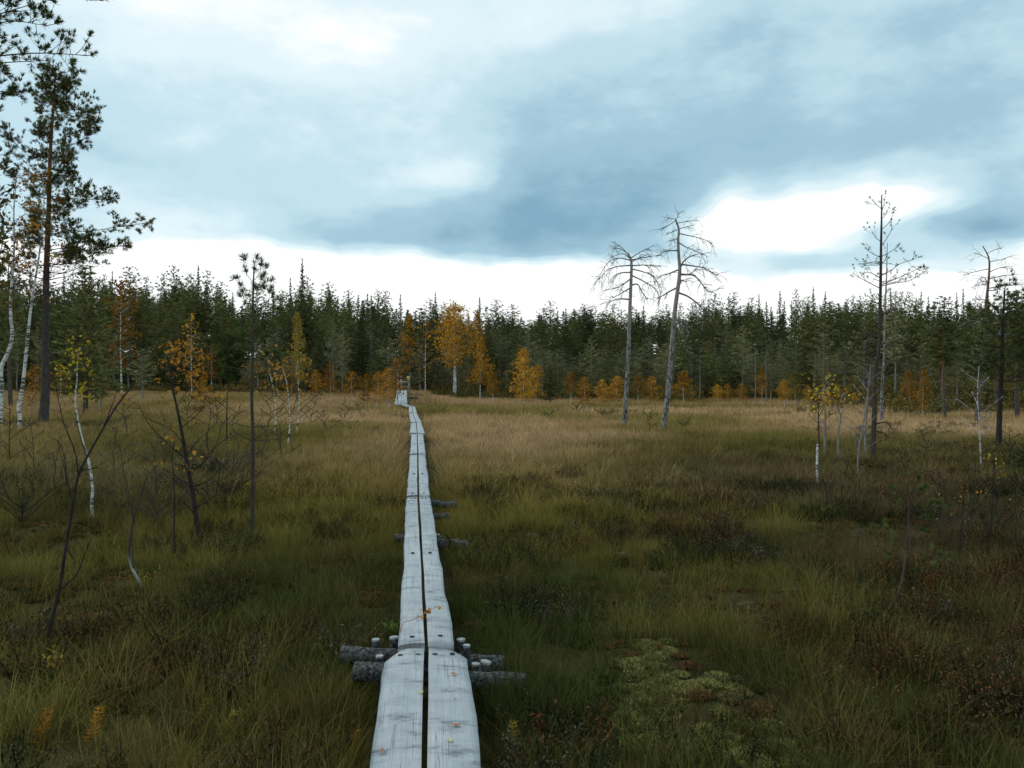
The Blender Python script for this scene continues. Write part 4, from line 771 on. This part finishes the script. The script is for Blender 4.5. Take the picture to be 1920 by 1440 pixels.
# ------------------------------------------------------------------ uncountable growth: geometry-node scatter
def scatter(name, label, cat, P, rotz, scl, hue, idx, protos, tilt=None):
    coll = bpy.data.collections.new(name + '_kinds')
    for i, me in enumerate(protos):
        o = bpy.data.objects.new('%s_kind_%02d' % (name, i), me); coll.objects.link(o)
    me = bpy.data.meshes.new(name); me.vertices.add(len(P)); me.vertices.foreach_set('co', P.ravel().astype(np.float32))
    rot = np.zeros((len(P), 3)); rot[:, 2] = rotz
    if tilt is not None: rot[:, :2] = tilt
    for nm, ty, fld, v in (('rot', 'FLOAT_VECTOR', 'vector', rot), ('scl', 'FLOAT_VECTOR', 'vector', scl), ('hue', 'FLOAT_COLOR', 'color', np.hstack([hue, np.ones((len(P), 1))])), ('idx', 'INT', 'value', idx)):
        a = me.attributes.new(nm, ty, 'POINT'); a.data.foreach_set(fld, np.ascontiguousarray(v, np.int32 if ty == 'INT' else np.float32).ravel())
    ob = tag(link(name, me), label, cat, None, 'stuff')
    gt = bpy.data.node_groups.new(name + '_scatter', 'GeometryNodeTree')
    gt.interface.new_socket('Geometry', in_out='INPUT', socket_type='NodeSocketGeometry'); gt.interface.new_socket('Geometry', in_out='OUTPUT', socket_type='NodeSocketGeometry')
    gi = gt.nodes.new('NodeGroupInput'); go = gt.nodes.new('NodeGroupOutput'); ip = gt.nodes.new('GeometryNodeInstanceOnPoints')
    ci = gt.nodes.new('GeometryNodeCollectionInfo'); ci.inputs['Collection'].default_value = coll; ci.inputs['Separate Children'].default_value = True; ci.inputs['Reset Children'].default_value = True
    def na(n_, dt):
        q = gt.nodes.new('GeometryNodeInputNamedAttribute'); q.data_type = dt; q.inputs[0].default_value = n_; return [o_ for o_ in q.outputs if o_.enabled][0]
    L = gt.links.new
    L(gi.outputs[0], ip.inputs['Points']); L(ci.outputs[0], ip.inputs['Instance']); ip.inputs['Pick Instance'].default_value = True
    L(na('idx', 'INT'), ip.inputs['Instance Index']); L(na('rot', 'FLOAT_VECTOR'), ip.inputs['Rotation']); L(na('scl', 'FLOAT_VECTOR'), ip.inputs['Scale'])
    L(ip.outputs[0], go.inputs[0])
    md = ob.modifiers.new('scatter', 'NODES'); md.node_group = gt
    return ob
rng = np.random.default_rng(77)
def tuft(nb, rad, h, wd, lean, seg=3):
    mb = MB(); a = rng.uniform(0, 6.28, nb); rr = rad * np.sqrt(rng.uniform(0, 1, nb)); base = np.stack([rr * np.cos(a), rr * np.sin(a), np.full(nb, -.03)], -1)
    la = a + rng.normal(size=nb) * .9; ln = lean * rng.uniform(.2, 1.5, nb); H = h * rng.uniform(.5, 1.2, nb); sa_ = la + 1.57 + rng.normal(size=nb) * .5
    side = np.stack([np.cos(sa_), np.sin(sa_), np.zeros(nb)], -1) * wd * .5; dr = np.stack([np.cos(la), np.sin(la), np.zeros(nb)], -1)
    rows = []; tt = []
    br_ = rng.uniform(0, 1, nb) ** 2.0
    for k_ in range(seg + 1):
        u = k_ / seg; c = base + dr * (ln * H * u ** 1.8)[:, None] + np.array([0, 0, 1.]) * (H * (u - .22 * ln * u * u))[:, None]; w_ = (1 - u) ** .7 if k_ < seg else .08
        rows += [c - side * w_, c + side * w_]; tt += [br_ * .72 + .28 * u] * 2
    V = np.stack(rows, 1); n2q = 2 * (seg + 1)
    Fq = [np.stack([np.arange(nb) * n2q + 2 * k_ + q for q in (0, 1, 3, 2)], -1) for k_ in range(seg)]
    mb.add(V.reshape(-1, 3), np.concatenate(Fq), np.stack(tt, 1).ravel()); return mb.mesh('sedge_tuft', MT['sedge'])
def cluster(parts, n, rad):
    mb = MB()
    for q in range(n):
        me = parts[q % len(parts)]; nv = len(me.vertices); co = np.empty(nv * 3, np.float32); me.vertices.foreach_get('co', co); co = co.reshape(-1, 3).astype(float)
        ti = np.empty(nv, np.float32); me.attributes['tint'].data.foreach_get('value', ti); nf = len(me.polygons); vi = np.empty(nf * 4, np.int32); me.loops.foreach_get('vertex_index', vi)
        a = rng.uniform(0, 6.28); c_, s_ = math.cos(a), math.sin(a); sc_ = rng.uniform(.6, 1.15); r_ = rad * math.sqrt((q + .5) / n); b_ = q * 2.4
        V = np.stack([co[:, 0] * c_ - co[:, 1] * s_, co[:, 0] * s_ + co[:, 1] * c_, co[:, 2]], -1) * sc_ + np.array([r_ * math.cos(b_), r_ * math.sin(b_), 0]); V[:, 2] -= .02
        mb.add(V, vi.reshape(-1, 4), np.clip(ti + rng.uniform(-.08, .12), 0, 1))
    return mb.mesh('sedge_tuft', MT['sedge'])
def shrub(nt_, rad, h, leafn, ls):
    mb = MB()
    C = []
    for q in range(nt_):
        a = rng.uniform(0, 6.28); r_ = rad * math.sqrt(rng.uniform(0, 1)) * .5; b0 = np.array([r_ * math.cos(a), r_ * math.sin(a), -.02]); L = h * rng.uniform(.55, 1.15); u = np.linspace(0, 1, 4)[:, None]
        v = np.array([math.cos(a) * rng.uniform(.1, .8), math.sin(a) * rng.uniform(.1, .8), 1]); p_ = b0 + v * L * u + rng.normal(size=(4, 3)) * L * .06 * u
        mb.tube(p_, .0035 * np.linspace(1, .5, 4), 3, tint=rng.uniform(0, .3), cap=False)
        C += [p_[1] + (p_[3] - p_[1]) * s for s in rng.uniform(.1, 1, leafn)]
    C = np.array(C) + rng.normal(size=(len(C), 3)) * h * .06; d = rng.normal(size=C.shape) + np.array([0, 0, .8])
    mb.dia(C, d, ls * rng.uniform(.7, 1.3, len(C)), ls * .5, rng.uniform(.1, 1, len(C))); return mb.mesh('dwarf_shrub', MT['shrub'])
def mossy(n, rad, h):
    mb = MB(); a = rng.uniform(0, 6.28, n); r_ = rad * np.sqrt(rng.uniform(0, 1, n)); z_ = h * (1 - (r_ / rad) ** 2)
    C = np.stack([r_ * np.cos(a), r_ * np.sin(a), z_], -1); d = np.stack([np.cos(a) * r_ / rad * .7, np.sin(a) * r_ / rad * .7, np.ones(n)], -1) + rng.normal(size=(n, 3)) * .45
    mb.dia(C, d, .035, .014, rng.uniform(0, 1, n)); return mb.mesh('moss_cushion', MT['moss'])
def field(d0, d1, dens, wide=.74):
    A = wide * (d1 * d1 - d0 * d0) if d0 > 0 else wide * d1 * d1
    n = int(A * dens); D = np.sqrt(rng.uniform(d0 * d0, d1 * d1, n)); x = D * rng.uniform(-wide, wide, n); return x, D
def offwalk(x, y, m_):
    k_ = (np.abs(x - walk_x(y)) > m_) | (y > 55.5); ramp_ = (y > 49.5) & (y < 55.6) & (np.abs(x - walk_x(y)) < .75); return k_ & ~ramp_
def mixc(a, b, f): return np.asarray(a) * (1 - f[:, None]) + np.asarray(b) * f[:, None]
def grass_hue(x, y):
    d = y; n1_ = fbm(x * .55, y * .55, 3); n2_ = fbm(x * 1.7 + 50, y * 1.7, 3); n3_ = fbm(x * .14 + 9, y * .14 + 3, 3)
    c = mixc((.048, .053, .015), (.125, .110, .028), ss(n1_, .3, .7))                      # green sedge
    c = mixc(c, np.array((.120, .076, .028)), ss(n2_, .48, .72) * (.45 + .4 * ss(x - walk_x(y), 1, 4)))                        # rusty
    rt = ss(x - walk_x(y), 2.2, 6.0) * ss(y, 24, 12); c = mixc(c, np.array((.088, .058, .032)), rt * ss(n1_, .85, .3) * .95)
    mid = ss(y, 7, 13) * ss(np.abs(x - walk_x(y) - .4), 5.5, 1.5); c = mixc(c, mixc(np.array((.155, .122, .024)), np.array((.22, .155, .042)), n2_), mid * .85)
    gold = mixc(np.array((.30, .20, .080)), np.array((.42, .275, .145)), ss(n3_ + .3 * (n2_ - .5), .3, .7))
    gold = mixc(gold, np.array((.20, .155, .045)), ss(n3_, .48, .30) * .8)
    f = ss(d + (n3_ - .5) * 14, 13, 31); c = mixc(c, gold, f)
    lf = ss(-(x + .18 * d), 0, 9) * ss(d, 16, 24) * .45; c = mixc(c, np.array((.20, .145, .05)), lf)
    return c * rng.uniform(.75, 1.25, (len(x), 1))
PR = [tuft(26, .10, .30, .006, .55), tuft(30, .13, .36, .0055, .8), tuft(22, .09, .42, .005, .45), tuft(30, .16, .24, .006, 1.1), tuft(18, .08, .34, .006, .7),
      tuft(60, .26, .30, .011, .6), tuft(60, .28, .34, .010, .8), tuft(56, .24, .27, .012, .9),
      tuft(95, .62, .30, .024, .55, 2), tuft(95, .66, .34, .022, .65, 2), tuft(90, .60, .26, .026, .6, 2)]
SM = PR[:5]; PR[:5] = [cluster(SM, 7, .24) for q in range(5)]; PR += SM
gx, gy, gi_, gs = [], [], [], []
for d0, d1, dens, lo, hi, s0, s1 in ((.9, 12.5, 17, 0, 5, .5, .95), (11, 36, 13, 5, 8, .7, 1.2), (33, 100, 2.6, 8, 11, .75, 1.2)):
    x, y = field(d0, d1, dens); k_ = y < edge(x, y) + 6
    if d1 < 15: k_ &= rng.uniform(size=len(x)) < (.55 + .55 * ss(fbm(x * .8 + 30, y * .8, 3), .3, .55))
    k_ &= offwalk(x, y, np.where(y < 5.3, .40, .31) if d1 < 15 else .40); x, y = x[k_], y[k_]
    gx.append(x); gy.append(y); gi_.append(rng.integers(lo, hi, len(x))); gs.append(rng.uniform(s0, s1, len(x)))
yy_ = rng.uniform(.8, 15, 1500); xx_ = walk_x(yy_) + rng.choice([-1, 1], 1500) * (np.where(yy_ < 5.25, .29, .22) + rng.exponential(.22, 1500)); yy_[:220] = rng.uniform(4.55, 5.1, 220); xx_[:220] = walk_x(yy_[:220]) + rng.choice([-1, 1], 220) * rng.uniform(.34, .85, 220); gx.append(xx_); gy.append(yy_); gi_.append(rng.integers(11, 16, 1500)); gs.append(rng.uniform(.5, 1.0, 1500))
x, y = np.concatenate(gx), np.concatenate(gy); s = np.concatenate(gs); ix = np.concatenate(gi_)
s = s * (1 - .35 * ss(np.abs(x - walk_x(y)), .6, .3))
moss_c = [(.98, 5.1, .42), (.82, 4.7, .36), (1.12, 4.35, .46), (1.02, 5.7, .30), (1.75, 6.3, .3), (-2.1, 5.6, .3), (-3.4, 6.6, .45)]
for mx_, my_, mr_ in moss_c[:4]: k_ = ((x - mx_) ** 2 + (y - my_) ** 2 > (mr_ * .8) ** 2) | (rng.uniform(size=len(x)) < .55); x, y, s, ix = x[k_], y[k_], s[k_], ix[k_]
P = np.stack([x, y, hgt(x, y)], -1); sc = np.stack([s, s, s * rng.uniform(.8, 1.2, len(s))], -1)
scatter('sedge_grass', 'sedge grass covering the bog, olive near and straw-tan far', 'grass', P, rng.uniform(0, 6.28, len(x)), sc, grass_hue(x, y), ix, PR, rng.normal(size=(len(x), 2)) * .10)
# dwarf shrubs: heather and bog rosemary in patches, thick at the right and along the rim
SH = [shrub(22, .22, .20, 14, .022), shrub(26, .26, .24, 16, .02), shrub(18, .2, .28, 12, .024), shrub(34, .5, .42, 26, .06), shrub(34, .55, .5, 26, .07)]
hx, hy, hi_, hs = [], [], [], []
x, y = field(1.0, 15, 26); pr = .34 + .8 * ss(x - walk_x(y), 1.5, 5) + .25 * ss(-(x - walk_x(y)), 3, 6); pr = pr * ss(fbm(x * .9 + 70, y * .9, 3), .40, .58); k_ = (rng.uniform(size=len(x)) < pr) & offwalk(x, y, .42)
hx.append(x[k_]); hy.append(y[k_]); hi_.append(rng.integers(0, 3, k_.sum())); hs.append(rng.uniform(.6, 1.2, k_.sum()))
x, y = field(15, 42, 5); ang = x / y
pr = .07 * ss(fbm(x * .3 + 7, y * .6, 3), .5, .62) + .8 * ss(ang, .30, .42) * ss(y, 34, 20) * ss(fbm(x * .4, y * .8, 3), .4, .55) + .75 * ss(-ang, .42, .5) * ss(np.abs(y - 30), 7, 3)
k_ = (rng.uniform(size=len(x)) < pr) & offwalk(x, y, .6); hx.append(x[k_]); hy.append(y[k_]); hi_.append(rng.integers(0, 4, k_.sum())); hs.append(rng.uniform(.8, 1.5, k_.sum()))
x, y = field(36, 120, .9); e_ = y - edge(x, y); pr = .75 * ss(e_, -2, 3) + .6 * ss(e_, 0, 30); pr = np.where(x / y > .36, pr + .35 * ss(e_, -4, 0), pr)
k_ = rng.uniform(size=len(x)) < pr; hx.append(x[k_]); hy.append(y[k_]); hi_.append(rng.integers(3, 5, k_.sum())); hs.append(rng.uniform(.9, 2.2, k_.sum()))
for cx, cy in ((7.2, 30.5), (4.0, 31), (5.6, 29.4)):
    n_ = 26; hx.append(cx + rng.normal(size=n_) * .5); hy.append(cy + rng.normal(size=n_) * .3); hi_.append(rng.integers(0, 3, n_)); hs.append(rng.uniform(.7, 1.3, n_))
x, y, ix, s = map(np.concatenate, (hx, hy, hi_, hs)); n1_ = fbm(x * .7 + 3, y * .7, 3); n2_ = rng.uniform(size=len(x))
hue = mixc((.028, .034, .014), (.060, .034, .018), ss(n1_ + (n2_ - .5) * .3, .35, .65)); hue = mixc(hue, np.array((.085, .080, .055)), (n2_ > .86) * .8); hue = mixc(hue, np.array((.11, .045, .02)), (n2_ < .08) * .8)
fd = ss(y, 13, 24); hue = mixc(hue, mixc(np.array((.085, .066, .030)), np.array((.10, .085, .035)), n1_), fd * .8); hue[y > 36] = mixc((.07, .075, .026), (.15, .10, .03), rng.uniform(size=(y > 36).sum()))
P = np.stack([x, y, hgt(x, y)], -1)
scatter('heather', 'low dark heather and dwarf shrubs in patches over the bog', 'heather', P, rng.uniform(0, 6.28, len(x)), np.stack([s, s, s * (1 - .55 * ss(y, 13, 18) * ss(y, 44, 38))], -1), hue, ix, SH)
# moss
MO = [mossy(260, .06, .015), mossy(340, .08, .02)]
mx_, my_, mh = [], [], []
for cx, cy, r_ in moss_c:
    n_ = int(520 * r_ * r_) + 20; a = rng.uniform(0, 6.28, n_); q = r_ * np.sqrt(rng.uniform(0, 1, n_)); mx_.append(cx + q * np.cos(a)); my_.append(cy + q * np.sin(a) * 1.2)
nm0 = 0
for q in range(7):
    k_ = (fbm(mx_[q] * 6 + 3, my_[q] * 5, 3) - .55 * np.hypot(mx_[q] - moss_c[q][0], (my_[q] - moss_c[q][1]) / 1.2) / moss_c[q][2] + rng.normal(size=len(mx_[q])) * .08) > .26; mx_[q], my_[q] = mx_[q][k_], my_[q][k_]
x, y = field(1.5, 13, 30); k_ = (fbm(x * 1.2 + 90, y * 1.2, 3) > .32) & offwalk(x, y, .36); mx_.append(x[k_]); my_.append(y[k_]); nm = sum(len(a) for a in mx_[:4])
x, y = np.concatenate(mx_), np.concatenate(my_)
hue = mixc((.060, .064, .018), (.115, .062, .026), ss(fbm(x * 2.1 + 5, y * 2.1, 3) + rng.normal(size=len(x)) * .12, .3, .7)); hue = mixc(hue, np.array((.14, .12, .065)), (rng.uniform(size=len(x)) > .9) * .8); hue[:nm] = mixc((.10, .10, .030), (.22, .20, .07), rng.uniform(size=nm))
scatter('bog_moss', 'pale yellow-green moss cushions between the sedge tufts', 'moss', np.stack([x, y, hgt(x, y) + .005], -1), rng.uniform(0, 6.28, len(x)), np.repeat(rng.uniform(.7, 1.4, len(x))[:, None], 3, 1), hue, rng.integers(0, 2, len(x)), MO)
# deep wood behind the single trees
fx, fy, fs, fi = [], [], [], []
n_ = 620; pxr = rng.uniform(-500, 2500, n_); K = PINES[:3] + SPRUCES[:3]
x = np.zeros(n_); y = np.zeros(n_); sc = np.zeros((n_, 3)); ix = rng.integers(0, 6, n_)
for q in range(n_):
    D = edg(pxr[q]) + rng.uniform(50, 120); x[q] = (pxr[q] - 960) / F * D; y[q] = D
    H = CAMZ + (HY - (np.interp(pxr[q], SKX, SKY_) + rng.uniform(14, 60))) / F * D - float(hgt(x[q], D)); kd = K[ix[q]]; sc[q, 2] = H / kd['H']; sc[q, :2] = rng.uniform(1.0, 1.5)
mats_ = [MT['needle_pine']] * 3 + [MT['needle_spruce']] * 3
scatter('distant_wood', 'dense dark conifer wood filling the hill behind the tree wall', 'forest', np.stack([x, y, hgt(x, y)], -1), rng.uniform(0, 6.28, n_), sc, np.ones((n_, 3)), ix, [k_['crown'] for k_ in K])

# ------------------------------------------------------------------ small things by the path
def leaf_on(px, py, mat, label, size=.022):
    D = F * (CAMZ - .258) / (py - HY); mb = MB(); th = rng.uniform(0, 6.28)
    u = np.linspace(-1, 1, 7); w_ = .55 * (1 - u ** 2) ** .7 * (1 - .25 * u); c, s_ = math.cos(th), math.sin(th)
    rows = []
    for k_ in (-1, 0, 1):
        a = u * size; b_ = k_ * w_ * size; zz = .004 + .22 * size * abs(k_) * (1 - u * u) + .12 * size * u * u; rows.append(np.stack([a * c - b_ * s_, a * s_ + b_ * c, zz], -1))
    V = np.concatenate(rows); Fq = [[r_ * 7 + j, r_ * 7 + j + 1, (r_ + 1) * 7 + j + 1, (r_ + 1) * 7 + j] for r_ in (0, 1) for j in range(6)]; mb.add(V, Fq)
    mb.tube(np.array([[-size * c, -size * s_, .006], [-size * 1.7 * c, -size * 1.7 * s_, .012]]), .0012, 4)
    t_ = np.clip((D + 1.6) / 6.77, 0, 1); zt = .27 - .025 * t_ - .06 * t_ * (1 - t_)
    tag(link('fallen_leaf', mb.mesh('fallen_leaf', MT[mat], True), None, ((px - 960) / F * D, D, zt + .002)), label, 'leaf', 'leaves fallen on the planks')
leaf_on(849, 1262, 'leaf_dry', 'rust leaf on right near plank, farthest of the leaves')
leaf_on(856, 1358, 'leaf_dry', 'rust leaf at the middle of the right near plank')
leaf_on(843, 1386, 'leaf_pale', 'pale yellow leaf on right near plank, nearest to camera', .018)
leaf_on(789, 1296, 'leaf_pale', 'pale yellow leaf beside the gap on left near plank', .018)
leaf_on(716, 1404, 'leaf_dry', 'rust leaf near the outer edge of left near plank', .016)
leaf_on(852, 1308, 'leaf_dry', 'tiny brown leaf scrap on right near plank', .008)
def px_path(pts, D0, D1):
    return np.array([P3(x, y, D0 + (D1 - D0) * i / (len(pts) - 1)) for i, (x, y) in enumerate(pts)])
pth = px_path([(742, 1196), (752, 1178), (770, 1160), (790, 1146), (800, 1140)], 5.35, 5.75); pth[:, 2] = np.interp(np.arange(5), [0, 1, 2, 3, 4], [.12, .29, .305, .31, .315]); base = np.array([pth[0, 0], pth[0, 1], float(hgt(pth[0, 0], pth[0, 1]))]); pth[0, 2] = base[2] - .02
root = tag(link('leaning_sprig', None, None, tuple(base)), 'orange-leaved sprig bent across the second left plank', 'sprig')
mb = MB(); pp = smooth_path(pth, 14) - base; mb.tube(pp, .0035 * np.linspace(1, .5, 14), 5); mb.tube(smooth_path([pp[10], pp[10] + np.array([.05, .05, .02]), pp[10] + np.array([.1, .07, .04])], 6), .002, 4); link('stem', mb.mesh('stem', MT['leaf_dry']), root)
mb = MB(); leaves(mb, np.vstack([pp[9:], pp[10] + np.array([[.05, .05, .02], [.1, .07, .04]])]), 2, .024, .018, (.3, .9)); link('foliage', mb.mesh('foliage', MT['leaf_orange']), root)
def leafy(px, py, h, nst, mat, label, cat='plant', name='leafy_plant', size=.035, spread=.5, nl=7):
    x, D = gpt(px, py); z = float(hgt(x, D)); root = tag(link(name, None, None, (x, D, z)), label, cat); st = MB(); lf = MB()
    for q in range(nst):
        a = q * 2.4 + rng.uniform(-.5, .5); L = h * rng.uniform(.6, 1.1); u = np.linspace(0, 1, 7)[:, None]; v = np.array([math.cos(a) * spread, math.sin(a) * spread, 1.]) * np.array([1, 1, 1])
        p_ = v * L * u * np.array([1, 1, 1]) + np.array([0, 0, -.03]); st.tube(p_, .0025 * np.linspace(1, .4, 7), 4)
        for k_ in range(nl):
            c = p_[0] + (p_[-1] - p_[0]) * (.35 + .65 * k_ / (nl - 1)); d = np.array([math.cos(k_ * 2.4 + a), math.sin(k_ * 2.4 + a), .7]); d /= np.linalg.norm(d); s_ = size * rng.uniform(.7, 1.2)
            lf.dia([c + d * s_ * .6], np.array([d]), s_ * 1.3, s_ * .55, rng.uniform(.2, 1))
    link('stem', st.mesh('stem', MT['bark_brown']), root); link('foliage', lf.mesh('foliage', MT[mat]), root)
leafy(95, 1305, .17, 7, 'leaf_olive', 'yellow leafy seedling at the foot of nearest dark sapling', size=.034, spread=.55, nl=8)
leafy(735, 1200, .15, 3, 'leaf_green', 'pale green willow shoot left of the plank joint', size=.055, spread=.5)
leafy(475, 945, .28, 3, 'leaf_yellow', 'small yellow-leaved shoot right of slender pine foot', size=.045, spread=.5)
leafy(525, 955, .30, 2, 'leaf_yellow', 'sparse yellow shoot in grass between slender pine and walkway', size=.04, spread=.4)
leafy(1125, 1420, .14, 5, 'leaf_green', 'low green leafy plant in bottom grass right of walkway', size=.03, spread=.8)
leafy(1185, 1415, .13, 4, 'leaf_green', 'low green leafy plant nearest the pale moss', size=.03, spread=.8)
leafy(265, 1105, .16, 4, 'leaf_yellow', 'low yellow shoots around the white birch foot', size=.025, spread=.9)
def fern(px, py, h, lean, label, mat='leaf_olive'):
    x, D = gpt(px, py); root = tag(link('horsetail', None, None, (x, D, float(hgt(x, D)))), label, 'plant'); u = np.linspace(0, 1, 12)[:, None]
    p_ = np.array([lean * h, 0, 0]) * u ** 1.5 + np.array([0, 0, h]) * u + np.array([0, 0, -.03]); st = MB(); st.tube(p_, .003 * np.linspace(1, .4, 12), 5); lf = MB()
    for k_ in range(3, 12):
        nn = 9; a = np.arange(nn) * 6.28 / nn + k_; d = np.stack([np.cos(a), np.sin(a), np.full(nn, .35)], -1); L = .055 * (1 - .5 * (k_ - 3) / 9)
        lf.dia(p_[k_] + d * L / 2, d, L, .006, rng.uniform(0, .7, nn))
    link('stem', st.mesh('stem', MT[mat]), root); link('whorl', lf.mesh('whorl', MT[mat]), root)
fern(957, 1424, .24, .05, 'yellowing horsetail right of the near planks'); fern(365, 1372, .2, .3, 'left of two leaning yellow horsetails in bottom grass'); fern(402, 1385, .22, .5, 'right of two leaning yellow horsetails in bottom grass')
fern(70, 1432, .22, .2, 'orange horsetail in bottom left corner', 'leaf_orange'); fern(165, 1432, .22, .25, 'orange horsetail second from bottom left corner', 'leaf_orange'); fern(672, 1410, .16, -.1, 'small orange horsetail close left of near planks', 'leaf_orange')
